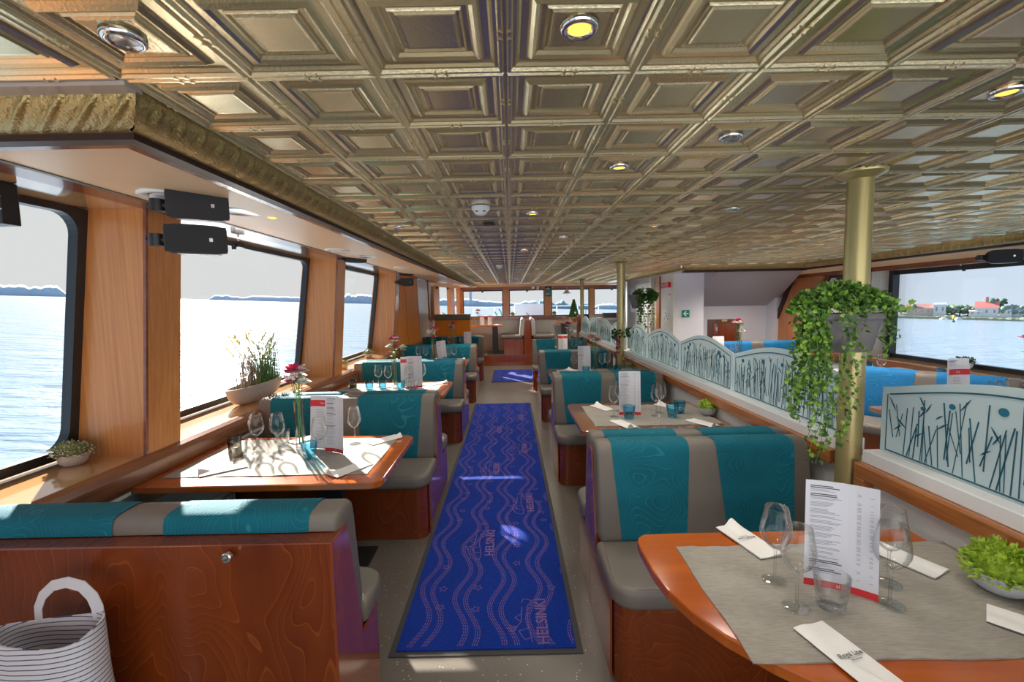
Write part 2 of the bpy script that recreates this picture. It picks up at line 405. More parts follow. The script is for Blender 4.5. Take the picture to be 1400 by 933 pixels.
def make_floor():
    m, nt, p = new_mat('speckled_vinyl_floor')
    tc = N(nt, 'ShaderNodeTexCoord'); n1 = N(nt, 'ShaderNodeTexNoise'); n1.inputs['Scale'].default_value = 2; n1.inputs['Detail'].default_value = 5
    nt.links.new(tc.outputs['Object'], n1.inputs['Vector'])
    mb = N(nt, 'ShaderNodeMix', data_type='RGBA'); mb.inputs[6].default_value = (.115, .10, .082, 1); mb.inputs[7].default_value = (.165, .142, .118, 1)
    nt.links.new(n1.outputs[0], mb.inputs[0])
    v = N(nt, 'ShaderNodeTexVoronoi'); v.inputs['Scale'].default_value = 60; nt.links.new(tc.outputs['Object'], v.inputs['Vector'])
    lt = N(nt, 'ShaderNodeMath', operation='LESS_THAN'); lt.inputs[1].default_value = .16; nt.links.new(v.outputs['Distance'], lt.inputs[0])
    gt = N(nt, 'ShaderNodeSeparateColor'); nt.links.new(v.outputs['Color'], gt.inputs[0])
    g2 = N(nt, 'ShaderNodeMath', operation='GREATER_THAN'); g2.inputs[1].default_value = .62; nt.links.new(gt.outputs[0], g2.inputs[0])
    ml = N(nt, 'ShaderNodeMath', operation='MULTIPLY'); nt.links.new(lt.outputs[0], ml.inputs[0]); nt.links.new(g2.outputs[0], ml.inputs[1])
    g3 = N(nt, 'ShaderNodeMath', operation='GREATER_THAN'); g3.inputs[1].default_value = .5; nt.links.new(gt.outputs[1], g3.inputs[0])
    mc = N(nt, 'ShaderNodeMix', data_type='RGBA'); mc.inputs[6].default_value = (.08, .06, .05, 1); mc.inputs[7].default_value = (.7, .62, .52, 1); nt.links.new(g3.outputs[0], mc.inputs[0])
    mx = N(nt, 'ShaderNodeMix', data_type='RGBA'); nt.links.new(ml.outputs[0], mx.inputs[0]); nt.links.new(mb.outputs[2], mx.inputs[6]); nt.links.new(mc.outputs[2], mx.inputs[7])
    nt.links.new(mx.outputs[2], p.inputs['Base Color']); p.inputs['Roughness'].default_value = .28
    return m
M['floor'] = make_floor()
def make_carpet():
    m, nt, p = new_mat('blue_pile_carpet')
    tc = N(nt, 'ShaderNodeTexCoord'); n1 = N(nt, 'ShaderNodeTexNoise'); n1.inputs['Scale'].default_value = 260; n1.inputs['Detail'].default_value = 3
    nt.links.new(tc.outputs['Object'], n1.inputs['Vector'])
    rp = N(nt, 'ShaderNodeValToRGB'); rp.color_ramp.elements[0].position = .3; rp.color_ramp.elements[1].position = .7
    rp.color_ramp.elements[0].color = (.0, .012, .13, 1); rp.color_ramp.elements[1].color = (.001, .042, .40, 1)
    nt.links.new(n1.outputs[0], rp.inputs[0]); nt.links.new(rp.outputs[0], p.inputs['Base Color'])
    b = N(nt, 'ShaderNodeBump'); b.inputs['Strength'].default_value = .8; b.inputs['Distance'].default_value = .004
    nt.links.new(n1.outputs[0], b.inputs['Height']); nt.links.new(b.outputs[0], p.inputs['Normal'])
    p.inputs['Roughness'].default_value = .95; p.inputs['Specular IOR Level'].default_value = .1; p.inputs['Sheen Weight'].default_value = .1
    return m
M['carpet'] = make_carpet()
M['carpet_line'] = flat('muted_pink_yarn', (.20, .12, .27), rough=.95, spec=.1)
M['rubber'] = flat('dark_rubber_edge', (.03, .03, .032), rough=.6)
def make_linen():
    m, nt, p = new_mat('natural_linen')
    tc = N(nt, 'ShaderNodeTexCoord'); n1 = N(nt, 'ShaderNodeTexNoise'); n1.inputs['Scale'].default_value = 1; n1.inputs['Detail'].default_value = 3
    mp = N(nt, 'ShaderNodeMapping'); mp.inputs['Scale'].default_value = (30, 300, 30); nt.links.new(tc.outputs['Object'], mp.inputs[0]); nt.links.new(mp.outputs[0], n1.inputs['Vector'])
    n3 = N(nt, 'ShaderNodeTexNoise'); n3.inputs['Scale'].default_value = 7; n3.inputs['Detail'].default_value = 5; nt.links.new(tc.outputs['Object'], n3.inputs['Vector'])
    ad = N(nt, 'ShaderNodeMath', operation='ADD'); nt.links.new(n1.outputs[0], ad.inputs[0]); nt.links.new(n3.outputs[0], ad.inputs[1])
    rp = N(nt, 'ShaderNodeValToRGB'); rp.color_ramp.elements[0].position = .35; rp.color_ramp.elements[1].position = .7
    hf = N(nt, 'ShaderNodeMath', operation='MULTIPLY'); hf.inputs[1].default_value = .5; nt.links.new(ad.outputs[0], hf.inputs[0])
    rp.color_ramp.elements[0].color = (.26, .235, .195, 1); rp.color_ramp.elements[1].color = (.43, .40, .345, 1)
    nt.links.new(hf.outputs[0], rp.inputs[0]); nt.links.new(rp.outputs[0], p.inputs['Base Color'])
    b = N(nt, 'ShaderNodeBump'); b.inputs['Strength'].default_value = .6; b.inputs['Distance'].default_value = .006
    nt.links.new(ad.outputs[0], b.inputs['Height']); nt.links.new(b.outputs[0], p.inputs['Normal'])
    p.inputs['Roughness'].default_value = .85; p.inputs['Sheen Weight'].default_value = .2
    return m
M['linen'] = make_linen()
def make_frost():
    m = bpy.data.materials.new('frosted_teal_glass'); m.use_nodes = True; nt = m.node_tree; nt.nodes.clear()
    o = N(nt, 'ShaderNodeOutputMaterial'); t = N(nt, 'ShaderNodeBsdfTransparent'); t.inputs[0].default_value = (.70, .86, .88, 1)
    d = N(nt, 'ShaderNodeBsdfDiffuse'); d.inputs[0].default_value = (.86, .98, .99, 1)
    tr = N(nt, 'ShaderNodeBsdfTranslucent'); tr.inputs[0].default_value = (.90, 1, 1, 1)
    g = N(nt, 'ShaderNodeBsdfGlossy'); g.inputs['Roughness'].default_value = .04
    a = N(nt, 'ShaderNodeMixShader'); a.inputs[0].default_value = .45; b = N(nt, 'ShaderNodeMixShader'); b.inputs[0].default_value = .80
    c = N(nt, 'ShaderNodeMixShader'); lw = N(nt, 'ShaderNodeLayerWeight'); lw.inputs['Blend'].default_value = .3
    nt.links.new(d.outputs[0], a.inputs[1]); nt.links.new(tr.outputs[0], a.inputs[2]); nt.links.new(t.outputs[0], b.inputs[1]); nt.links.new(a.outputs[0], b.inputs[2])
    mn = N(nt, 'ShaderNodeMath', operation='MINIMUM'); mn.inputs[1].default_value = .14; nt.links.new(lw.outputs['Fresnel'], mn.inputs[0])
    nt.links.new(mn.outputs[0], c.inputs[0]); nt.links.new(b.outputs[0], c.inputs[1]); nt.links.new(g.outputs[0], c.inputs[2]); nt.links.new(c.outputs[0], o.inputs[0])
    return m
M['frost'] = make_frost()
M['etch_dark'] = flat('clear_cut_motif', (.03, .11, .15), rough=.15)
M['etch_blue'] = flat('clear_cut_seed_head', (.03, .17, .26), rough=.15)
def make_stripe():
    m, nt, p = new_mat('striped_cotton')
    tc = N(nt, 'ShaderNodeTexCoord'); sp = N(nt, 'ShaderNodeSeparateXYZ'); nt.links.new(tc.outputs['Object'], sp.inputs[0])
    no = N(nt, 'ShaderNodeTexNoise'); no.inputs['Scale'].default_value = 6; nt.links.new(tc.outputs['Object'], no.inputs['Vector'])
    ad = N(nt, 'ShaderNodeMath', operation='MULTIPLY_ADD'); ad.inputs[1].default_value = .016; nt.links.new(no.outputs[0], ad.inputs[0]); nt.links.new(sp.outputs['Z'], ad.inputs[2])
    mu = N(nt, 'ShaderNodeMath', operation='MULTIPLY'); mu.inputs[1].default_value = 68; nt.links.new(ad.outputs[0], mu.inputs[0])
    fr = N(nt, 'ShaderNodeMath', operation='FRACT'); nt.links.new(mu.outputs[0], fr.inputs[0])
    lt = N(nt, 'ShaderNodeMath', operation='LESS_THAN'); lt.inputs[1].default_value = .2; nt.links.new(fr.outputs[0], lt.inputs[0])
    mx = N(nt, 'ShaderNodeMix', data_type='RGBA'); mx.inputs[6].default_value = (.66, .64, .66, 1); mx.inputs[7].default_value = (.07, .075, .14, 1)
    nt.links.new(lt.outputs[0], mx.inputs[0]); nt.links.new(mx.outputs[2], p.inputs['Base Color']); p.inputs['Roughness'].default_value = .9
    return m
M['bag'] = make_stripe()
def make_sea():
    m, nt, p = new_mat('sea_water')
    tc = N(nt, 'ShaderNodeTexCoord'); mp = N(nt, 'ShaderNodeMapping'); mp.inputs['Scale'].default_value = (.35, 1.0, 1)
    nt.links.new(tc.outputs['Object'], mp.inputs[0])
    n1 = N(nt, 'ShaderNodeTexNoise'); n1.inputs['Scale'].default_value = .62; n1.inputs['Detail'].default_value = 5; n1.inputs['Roughness'].default_value = .55; nt.links.new(mp.outputs[0], n1.inputs['Vector'])
    b = N(nt, 'ShaderNodeBump'); b.inputs['Strength'].default_value = 1; b.inputs['Distance'].default_value = .55
    nt.links.new(n1.outputs[0], b.inputs['Height']); nt.links.new(b.outputs[0], p.inputs['Normal'])
    p.inputs['Base Color'].default_value = (.24, .34, .44, 1); p.inputs['Roughness'].default_value = .16; p.inputs['IOR'].default_value = 1.33
    p.inputs['Specular IOR Level'].default_value = .5
    return m
M['sea'] = make_sea()

# ------------------------------------------------------------------ the shell: floor, walls, soffits
CEIL = 2.20; TW = .305; ZEND = 13.0
XL_IN, XL_SILL, XL_HEAD = -1.985, -2.385, -2.20
floor = struct(MB().box(-2.05, 5.1, -3, 13.1, -.1, 0).build('floor', M['floor']))
stp = MB(); stp.box(-2.05, 2.9, 11.85, 13.1, .0, .28)
plat = struct(stp.build('floor_raised', M['greyline'])); plat['label'] = 'raised grey floor by the bow windows'
struct(MB().box(-2.05, 2.9, 11.80, 11.85, 0, .283).build('trim_1', M['bench_end']), 'mahogany riser of the step up to the bow seats')

# left lower wall and sill
wl = MB(); wl.box(-2.45, -2.0, -3, 10.6, 0, .80)
wall_left = struct(wl.build('wall_left', M['wall_grey']))
struct(MB().box(-2.45, XL_IN, -3, 10.9, .815, .868).build('sill_left', M['sillwood'], bevel=.004))
rl = MB(); rl.xprism([(0, 0)] * 0 or [(0, 0), (1, 0), (1, 1)], 0, 0) if False else None
rl.yprism([(XL_IN - .01, .73), (XL_IN + .035, .73), (XL_IN + .05, .76), (XL_IN + .05, .83), (XL_IN + .03, .856), (XL_IN - .01, .872)], -3, 10.5)
struct(rl.build('trim_2', M['rail'], bevel=.006), 'brown hardwood handrail along the left sill')
struct(MB().box(-2.0, XL_IN + .035, -3, 10.5, .712, .73).build('trim_3', M['ledge']), 'white strip under the left handrail')

def xin(z):   # lean of the inner faces of the left wall
    return -1.985 + (z - .87) * (.11 / 1.31)
def xgl(z):
    return -2.385 + (z - .87) * (.185 / 1.31)
cols_left = [-.20, 2.37, 4.95, 7.52]
ZH = 2.176
for k, y0 in enumerate(cols_left):
    y1 = y0 + .25
    b = MB()
    a0, a1, c0, c1 = xgl(.865) - .05, xgl(ZH) - .05, xin(.865), xin(ZH)
    b.add([(a0, y0, .865), (c0, y0, .865), (c0, y1, .865), (a0, y1, .865), (a1, y0, ZH), (c1, y0, ZH), (c1, y1, ZH), (a1, y1, ZH)],
          [(0, 1, 5, 4), (1, 2, 6, 5), (2, 3, 7, 6), (3, 0, 4, 7), (4, 5, 6, 7), (3, 2, 1, 0)])
    co = b.build('window_pillar', M['column']); struct(co, ['honey brown veneered pillar before the first left window', 'wide honey brown veneered pillar between first and second left windows', 'honey brown pillar between second and third left windows', 'honey brown pillar just before the slanted orange panels'][k])
    e_ = MB(); w = .012
    e_.add([(c0 - w, y0 - .003, .87), (c0 + .003, y0 - .003, .87), (c0 + .003, y0 + .012, .87), (c0 - w, y0 + .012, .87), (c1 - w, y0 - .003, ZH), (c1 + .003, y0 - .003, ZH), (c1 + .003, y0 + .012, ZH), (c1 - w, y0 + .012, ZH)],
          [(0, 1, 5, 4), (1, 2, 6, 5), (2, 3, 7, 6), (3, 0, 4, 7), (4, 5, 6, 7), (3, 2, 1, 0)])
    e_.build('edge_strip', M['redtrim'], co)
# windows on the left
def window_left(n, y0, y1, label):
    fr = MB(); t = .05; z0, z1 = .885, ZH - .005
    def P(y, z, d=0): return (xgl(z) + d, y, z)
    # rounded inner outline against the rectangular outer one
    def rr(r, a, b, c, d, k=6):
        out = []
        for (cy, cz, s0) in ((b - r, d - r, 0), (a + r, d - r, PI / 2), (a + r, c + r, PI), (b - r, c + r, 1.5 * PI)):
            for i in range(k + 1): q = s0 + i * PI / 2 / k; out.append((cy + r * math.cos(q), cz + r * math.sin(q)))
        return out
    inn = rr(.10, y0 + t, y1 - t, z0 + t, z1 - t * .6); out = rr(.001, y0, y1, z0, z1)
    R_ = [[P(y, z, .03) for y, z in out], [P(y, z, .03) for y, z in inn], [P(y, z, -.02) for y, z in inn], [P(y, z, -.02) for y, z in out]]
    fr.rings(R_)
    f = struct(fr.build('window_%d' % n, M['frame_black']), label)
    g = MB(); g.add([P(y0, z0), P(y1, z0), P(y1, z1), P(y0, z1)], [(0, 1, 2, 3)]); g.build('pane', M['glass_pane'], f)
    return f
window_left(1, .05, 2.37, 'big black framed left window nearest the camera')
window_left(2, 2.62, 4.95, 'second left window, behind the long grass planter')
window_left(3, 5.20, 7.52, 'third left window, the narrow looking one')
# head board, beam, soffit and cornice on the left
struct(MB().box(-2.35, -1.875, -3, 10.9, ZH, ZH + .03).build('trim_4', M['sillwood']), 'glossy head board over the left windows')
struct(MB().box(-1.878, -1.745, -3, 10.9, ZH - .006, ZH + .03).build('trim_5', M['redtrim']), 'red brown beam over the left windows')
struct(MB().yprism([(-1.745, ZH - .008), (-1.715, ZH - .010), (-1.715, ZH + .02), (-1.745, ZH + .02)], -3, 10.9).build('trim_6', M['greyline']), 'grey seal strip along the left soffit')
SE = 13.0
def xnarrow(y):   # forward part narrows to the bow
    return 0 if y < 10.5 else .24 * (y - 10.5)
soff = MB()
ys = [1.245, 10.5, 13.0]
for a, b in zip(ys[:-1], ys[1:]):
    soff.add([(-1.73, a, ZH - .004), (-1.05, a, 2.125), (-1.05, b, 2.125 - .0), (-1.73 + xnarrow(b) * .9, b, ZH - .004)], [(0, 1, 2, 3)])
sf = struct(soff.build('ceiling_soffit_left', M['soffit']), 'peach laminate soffit over the left windows')
dt = MB(); dt.box(-1.045, -1.0, 1.245, 13, 2.108, 2.14); dt.box(-2.3, -1.045, 1.245, 1.285, 2.108, 2.14)
struct(dt.build('trim_7', M['darktrim']), 'dark brown bead under the left cornice')
rt = MB(); rt.box(-1.085, -1.045, 1.285, 13, 2.113, 2.14); rt.box(-2.3, -1.085, 1.285, 1.325, 2.113, 2.14)
struct(rt.build('trim_8', M['redtrim']), 'red brown strip inside the left cornice')
struct(MB().box(-2.3, -.905, 1.113, 1.165, 2.185, 2.197).build('trim_9', M['pinkstrip']), 'smooth pale strip at the corner of the tiled ceiling')
def cove(name, p0, d, length, out, label, drop=.075, run=.09, seg=.085, mat='cove', rev=1, mitre=0):
    """pressed metal cornice: concave quarter profile with slanted leaf bands"""
    m = MB(); nst = int(length / (seg / 14)); K = 12
    p0 = Vector(p0); d = Vector(d).normalized(); out = Vector(out)
    rows = []
    for i in range(nst + 1):
        s = length * i / nst; row = []
        for k in range(K):
            t = k / (K - 1); a = t * PI / 2
            r_ = run * (1 - math.cos(a)) ; h_ = drop * math.sin(a)
            ph = ((s / seg) + rev * .9 * t) % 1.0
            bump = 0
            if .08 < t < .95:
                if ph < .30: bump = .012 * math.sin(PI * ph / .30) + .002
                elif .40 < ph < .90: bump = .0035 + .0022 * math.sin(ph * 46) * math.sin(t * 40)
            n_ = (out * math.sin(a) * -1 + Vector((0, 0, -1)) * math.cos(a)).normalized()
            row.append(p0 + d * (r_ * mitre + s * (1 - r_ * mitre / length)) + out * r_ + Vector((0, 0, -h_)) + n_ * bump)
        rows.append(row)
    vs = [v for r in rows for v in r]; fs = []
    for i in range(nst):
        for k in range(K - 1): fs.append((i * K + k, (i + 1) * K + k, (i + 1) * K + k + 1, i * K + k + 1))
    m.add(vs, fs)
    return struct(m.build(name, M[mat], smooth='all'), label)
cove('cornice_left', (-.912, 1.15, CEIL), (0, 1, 0), 11.85, (-1, 0, 0), 'gilded leaf cornice along the left windows', mitre=1)
cove('cornice_left_return', (-.912, 1.155, CEIL), (-1, 0, 0), 1.45, (0, 1, 0), 'gilded leaf cornice returning over the nearest left window', rev=-1, mitre=1)

# slanted panels and forward narrowing wall on the left
def slab_x(poly, x, t=.02, slope=0):       # polygon of (y,z) on the plane x, t thick into the room
    m = MB(); n = len(poly)
    vs = [(x + slope * (z - .87), y, z) for y, z in poly] + [(x + t + slope * (z - .87), y, z) for y, z in poly]
    m.add(vs, [tuple(range(n)), tuple(range(n, 2 * n))[::-1]] + [(i, n + i, n + (i + 1) % n, (i + 1) % n) for i in range(n)])
    return m
LS = .084
struct(slab_x([(7.74, .0), (11.2, .0), (11.2, 2.2), (7.74, 2.2)], -2.10, .08, LS).build('wall_left_forward', M['cream']), 'cream wall behind the slanted panels')
struct(slab_x([(7.77, .86), (8.62, .86), (7.98, 2.17), (7.77, 2.17)], -2.005, .03, LS).build('slanted_panel', M['orangepanel']), 'narrow orange teak panel beside the third left window')
struct(slab_x([(8.65, .86), (10.05, .86), (9.0, 2.17), (8.01, 2.17)], -2.005, .03, LS).build('slanted_panel', M['orangepanel']), 'wide slanted orange teak panel')
struct(slab_x([(10.07, .3), (11.05, .3), (10.15, 2.17), (9.03, 2.17)], -2.0, .035, LS).build('slanted_panel', M['cream']), 'pale birch slanted panel left of the bow windows')
struct(slab_x([(11.06, .86), (11.12, .86), (10.22, 2.17), (10.16, 2.17)], -2.0, .05, LS).build('trim_10', M['rail']), 'dark edge of the pale slanted panel')
# forward wall
def xf(y): return -2.0 + .24 * (y - 10.5)
def fbox(m, y0, y1, z0, z1, t=.06):
    m.add([(xf(y0) - t, y0, z0), (xf(y0), y0, z0), (xf(y1), y1, z0), (xf(y1) - t, y1, z0), (xf(y0) - t, y0, z1), (xf(y0), y0, z1), (xf(y1), y1, z1), (xf(y1) - t, y1, z1)],
          [(0, 3, 2, 1), (4, 5, 6, 7), (0, 1, 5, 4), (1, 2, 6, 5), (2, 3, 7, 6), (3, 0, 4, 7)])
m = MB(); fbox(m, 10.6, 13.05, 0, 1.27); struct(m.build('wall_left_bow', M['cream']), 'cream lower wall by the bow')
m = MB(); fbox(m, 10.6, 13.05, 1.27, 1.31, .15); struct(m.build('sill_left_bow', M['sillwood']), 'varnished sill by the bow')
m = MB()
for a, b in ((11.05, 11.4), (12.15, 12.45), (12.85, 13.02)): fbox(m, a, b, 1.3, 2.14, .10)
struct(m.build('wall_posts_left_bow', M['column']), 'honey brown posts between the small left bow windows')
m = MB(); fbox(m, 10.6, 13.05, 2.10, 2.2, .10); struct(m.build('trim_11', M['column']), 'brown header over the small left bow windows')
for k, (a, b) in enumerate(((10.75, 11.05), (11.4, 12.15), (12.45, 12.85))):
    m = MB(); m.add([(xf(a) - .05, a, 1.3), (xf(b) - .05, b, 1.3), (xf(b) - .05, b, 2.12), (xf(a) - .05, a, 2.12)], [(0, 1, 2, 3)])
    struct(m.build('window_%d' % (4 + k), M['glass_pane']), ['sliver of window behind the pale slanted panel', 'small left bow window between two posts', 'small left bow window next to the corner'][k])

# bow wall with four windows
bw = MB(); bw.box(-1.5, 4.7, 13.0, 13.1, 0, 1.22)
struct(bw.build('wall_far', M['cream']), 'grey panelling under the bow windows')
struct(MB().box(-1.5, 3.6, 12.93, 13.08, 1.20, 1.275).build('sill_far', M['redtrim']), 'brown sill of the bow windows')
struct(MB().box(-1.5, 4.7, 12.95, 13.1, 2.045, 2.20).build('trim_12', M['redtrim']), 'brown header over the bow windows')
struct(MB().box(-1.5, 4.7, 12.85, 12.95, 2.13, 2.20).build('trim_13', M['soffit']), 'pale strip where the ceiling meets the bow')
far_w = [(-1.36, -.20), (-.02, 1.0), (1.20, 2.30), (2.44, 3.22)]
posts = [(-1.5, -1.36), (-.20, -.02), (1.0, 1.20), (2.30, 2.44), (3.22, 3.40)]
for k, (a, b) in enumerate(posts):
    struct(MB().box(a, b, 12.97, 13.07, 1.27, 2.05).build('window_post', M['column']), ['brown post at the left end of the bow windows', 'brown post between first and second bow windows', 'brown post carrying the green exit sign', 'brown post just right of the thin gold pole', 'brown post at the right end of the bow windows'][k])
for k, (a, b) in enumerate(far_w):
    f = MB(); t = .035
    f.box(a, b, 13.0, 13.05, 2.045 - t, 2.045); f.box(a, b, 13.0, 13.05, 1.275, 1.275 + t * .6); f.box(a, a + t * .7, 13.0, 13.05, 1.275, 2.045); f.box(b - t * .7, b, 13.0, 13.05, 1.275, 2.045)
    fo = struct(f.build('window_%d' % (7 + k), M['frame_black']), ['first bow window from the left, with green hoses outside', 'second bow window, above the back-to-back seats', 'third bow window, beside the exit sign', 'fourth bow window, at the bar'][k])
    g = MB(); g.add([(a, 13.03, 1.28), (b, 13.03, 1.28), (b, 13.03, 2.04), (a, 13.03, 2.04)], [(0, 1, 2, 3)]); g.build('pane', M['glass_pane'], fo)

# right side: wall, window, soffit
XR_IN, XR_GL = 5.0, 5.30
struct(MB().box(XR_IN + .01, 5.4, -3, 9, 0, .77).build('wall_right', M['wall_grey']))
struct(MB().box(XR_IN, 5.4, -3, 9, .77, .81).build('sill_right', M['sillwood']))
struct(MB().box(XR_IN - .03, XR_IN + .005, -3, 9, .66, .80).build('trim_14', M['rail'], bevel=.006), 'brown hardwood rail along the right sill')
for k, y0 in enumerate((.6, 3.35 - .5, 6.2)):
    y1 = y0 + .3
    struct(MB().box(XR_IN, 5.36, y0, y1, .81, 2.02).build('window_pillar', M['cream']), ['pale pillar right of the camera', 'pale pillar on the right beside the camera', 'pale grey veneered pillar at the left end of the right window'][k])
    if k == 2: struct(MB().box(XR_IN - .01, XR_IN + .02, y1 - .29, y1, .81, 2.02).build('trim_15', M['columnedge']), 'brown side of the pale right pillar')
f = MB(); t = .05
f.box(5.27, 5.33, 3.15, 6.2, 1.99 - t, 2.0); f.box(5.27, 5.33, 3.15, 6.2, .81, .86); f.box(5.24, 5.33, 6.13, 6.2, .81, 2.0); f.box(5.27, 5.33, 3.15, 3.22, .81, 2.0)
fo = struct(f.build('window_11', M['frame_black']), 'large right window looking over the water to the island')
MB().quad((5.3, 3.2, .83), (5.3, 6.18, .83), (5.3, 6.18, 1.98), (5.3, 3.2, 1.98)).build('pane', M['glass_pane'], fo)
fo = struct(MB().box(5.27, 5.33, .9, 2.85, 1.95, 2.0).build('window_12', M['frame_black']), 'nearest right window, out at the edge of view')
MB().quad((5.3, .9, .83), (5.3, 2.85, .83), (5.3, 2.85, 1.98), (5.3, .9, 1.98)).build('pane', M['glass_pane'], fo)
struct(MB().box(5.0, 5.4, -3, 8.6, 2.0, 2.03).build('trim_16', M['soffit']), 'head board over the right windows')
struct(MB().yprism([(4.98, 1.99), (5.02, 1.99), (5.02, 2.06), (4.98, 2.06)], -3, 8.6).build('trim_17', M['redtrim']), 'brown beam over the right windows')
struct(MB().yprism([(4.84, 2.11), (5.0, 2.04), (5.0, 2.07), (4.84, 2.14)], -3, 8.6).build('ceiling_soffit_right', M['soffit']), 'peach soffit over the right windows')
struct(MB().box(4.75, 4.84, -3, 7.45, 2.105, 2.14).build('trim_18', M['darktrim']), 'dark bead under the right cornice')
cove('cornice_right', (4.66, -3, CEIL), (0, 1, 0), 10.2, (1, 0, 0), 'gilded cornice along the right windows', rev=-1)
cove('cornice_recess', (2.72, 7.1, CEIL), (1, 0, 0), 1.96, (0, 1, 0), 'gilded cornice across the stair recess', rev=1, seg=.12)
cove('cornice_aisle', (2.70, 7.1, CEIL), (0, 1, 0), 3.6, (1, 0, 0), 'gilded cornice above the white side wall', seg=.12)
struct(MB().box(2.80, 4.75, 7.19, 7.30, 2.09, 2.13).build('trim_19', M['darktrim']), 'dark bead over the stair recess')
struct(MB().box(2.78, 5.1, 7.22, 13, 2.12, 2.15).build('ceiling_soffit_recess', M['wall_lilac']), 'pale soffit over the stair recess')
# slanted window group at the right
struct(slab_x([(6.5, .8), (9, .8), (9, 2.1), (6.5, 2.1)], 5.06, .03).build('wall_right_forward', M['columnedge']), 'brown wall beyond the pale right pillar')
struct(slab_x([(6.56, .9), (7.75, .9), (7.05, 2.0), (6.56, 2.0)], 5.03, .03).build('window_13', M['frame_black']), 'slanted black framed window beyond the hanging planter')
w13 = bpy.data.objects['window_13']
slab_x([(6.62, .96), (7.62, .96), (7.0, 1.95), (6.62, 1.95)], 5.015, .01).build('pane', M['ledge'], w13)
struct(slab_x([(7.78, .8), (8.6, .8), (7.8, 2.1), (7.08, 2.1)], 4.99, .04).build('slanted_panel', M['columnedge']), 'brown slanted panel beyond the hanging planter')
struct(slab_x([(8.60, .8), (8.72, .8), (7.86, 2.12), (7.76, 2.12)], 4.97, .06).build('trim_20', M['darktrim']), 'dark slanted edge beside the stair recess')
# stair recess
struct(MB().box(2.95, 5.1, 8.6, 8.7, 0, 2.15).build('wall_recess', M['wall_lilac']), 'pale lilac wall with the small walnut door')
struct(MB().box(2.95, 3.42, 7.9, 8.6, 0, 2.13).build('wall_stair_block', M['wall_lilac']), 'pale lilac corner of the stair block')
m = MB(); m.add([(3.42, 7.35, 2.12), (4.82, 7.35, 2.12), (5.05, 8.6, 1.52), (3.42, 8.6, 1.52), (3.42, 7.35, 2.125), (4.82, 7.35, 2.125), (5.05, 8.6, 2.12), (3.42, 8.6, 2.12)],
      [(0, 1, 2, 3), (0, 3, 7, 4), (1, 5, 6, 2), (2, 6, 7, 3)])
struct(m.build('stair_underside', flat('mauve_grey_stair_soffit', (.42, .40, .44), rough=.5)), 'mauve grey sloping underside of the stair')
struct(MB().box(4.93, 5.06, 8.3, 8.6, 0, 2.1).build('trim_21', M['wall_lilac']), 'pale corner return beside the stair')
# small walnut door in recess
d = struct(MB().box(3.80, 4.42, 8.575, 8.6, .62, 1.27).build('door_1', M['walnut'], bevel=.004), 'small walnut service door in the lilac wall')
MB().box(3.90, 4.32, 8.56, 8.58, .62, 1.20).build('door_leaf', M['bench_end'], d, bevel=.004)
MB().box(4.06, 4.16, 8.555, 8.575, 1.225, 1.262).build('name_plate', flat('brass_plate', (.75, .6, .25), rough=.3, metal=.6), d)
mm = MB(); mm.tube([(3.95, 8.545, 1.02), (3.95, 8.53, 1.05), (3.96, 8.53, 1.12), (3.95, 8.555, 1.16)], .009); mm.box(3.935, 3.965, 8.55, 8.562, 1.0, 1.17)
mm.build('handle', M['chrome'], d)
# white side wall along the aisle
sw = MB(); sw.box(2.88, 2.95, 7.9, 8.55, 0, 2.13); struct(sw.build('wall_aisle_side', M['wall_white']), 'white side wall with the red fire alarm box')
struct(MB().box(2.85, 2.96, 8.56, 8.72, 0, 2.11).build('door_2', M['columnedge']), 'brown door frame in the white side wall')
struct(MB().box(2.93, 2.97, 8.72, 9.1, 0, 2.10).build('door_3', flat('beige_doorway', (.42, .38, .33), rough=.5)), 'beige doorway beside the framed poster')
MB().box(2.915, 2.935, 8.80, 8.86, .9, 1.9).build('door_handle', M['orangepanel'], bpy.data.objects['door_3'])
struct(MB().box(2.86, 2.97, 9.1, 9.22, 0, 2.12).build('trim_22', M['wall_white']), 'white jamb beside the framed poster')
struct(MB().box(2.90, 2.97, 9.22, 11.2, 0, 2.12).build('wall_aisle_glazed', flat('pale_glazed_wall', (.62, .66, .70), rough=.2)), 'pale wall behind the hanging ivy')
struct(MB().box(2.84, 2.97, 11.2, 11.32, 0, 2.2).build('trim_23', M['columnedge']), 'brown post between the bar and the bow windows')

# ------------------------------------------------------------------ pressed metal ceiling
ceiling = MB(); ceiling.box(-2.4, 4.75, -3, 7.2, CEIL + .012, CEIL + .04); ceiling.box(-1.05, 2.8, 7.2, 13.05, CEIL + .012, CEIL + .04)
ceiling = struct(ceiling.build('ceiling', M['ceiling']))
def tile_mb(m, cx=0, cy=0, z=0):
    H = TW / 2
    prof = [(0, 0), (.02, 0), (.045, .0065), (.085, .0065), (.11, 0), (.155, 0), (.185, -.006), (.215, -.008), (.31, -.008), (.34, -.003), (.39, .0035), (.44, -.001), (.475, -.008), (.53, -.008), (.55, -.003), (.58, -.008), (.60, -.008), (.625, -.003), (.66, -.0035)]
    R_ = []
    for d, h in prof:
        r = H * (1 - d); R_.append([(cx - r, cy - r, z - h), (cx + r, cy - r, z - h), (cx + r, cy + r, z - h), (cx - r, cy + r, z - h)])
    m.rings(R_, False, True)
    for s in (-1, 1):
        for q in (-.018, .018):
            m.obox((cx + q * .7, cy + s * H * .934, z - .006), .008, .009, .006, (0, 0, PI / 4)); m.obox((cx + s * H * .934, cy + q * .7, z - .006), .009, .008, .006, (0, 0, PI / 4))
    return m
tile_me = tile_mb(MB()).mesh('pressed_metal_tile'); tile_me.materials.append(M['ceiling'])
cells = []
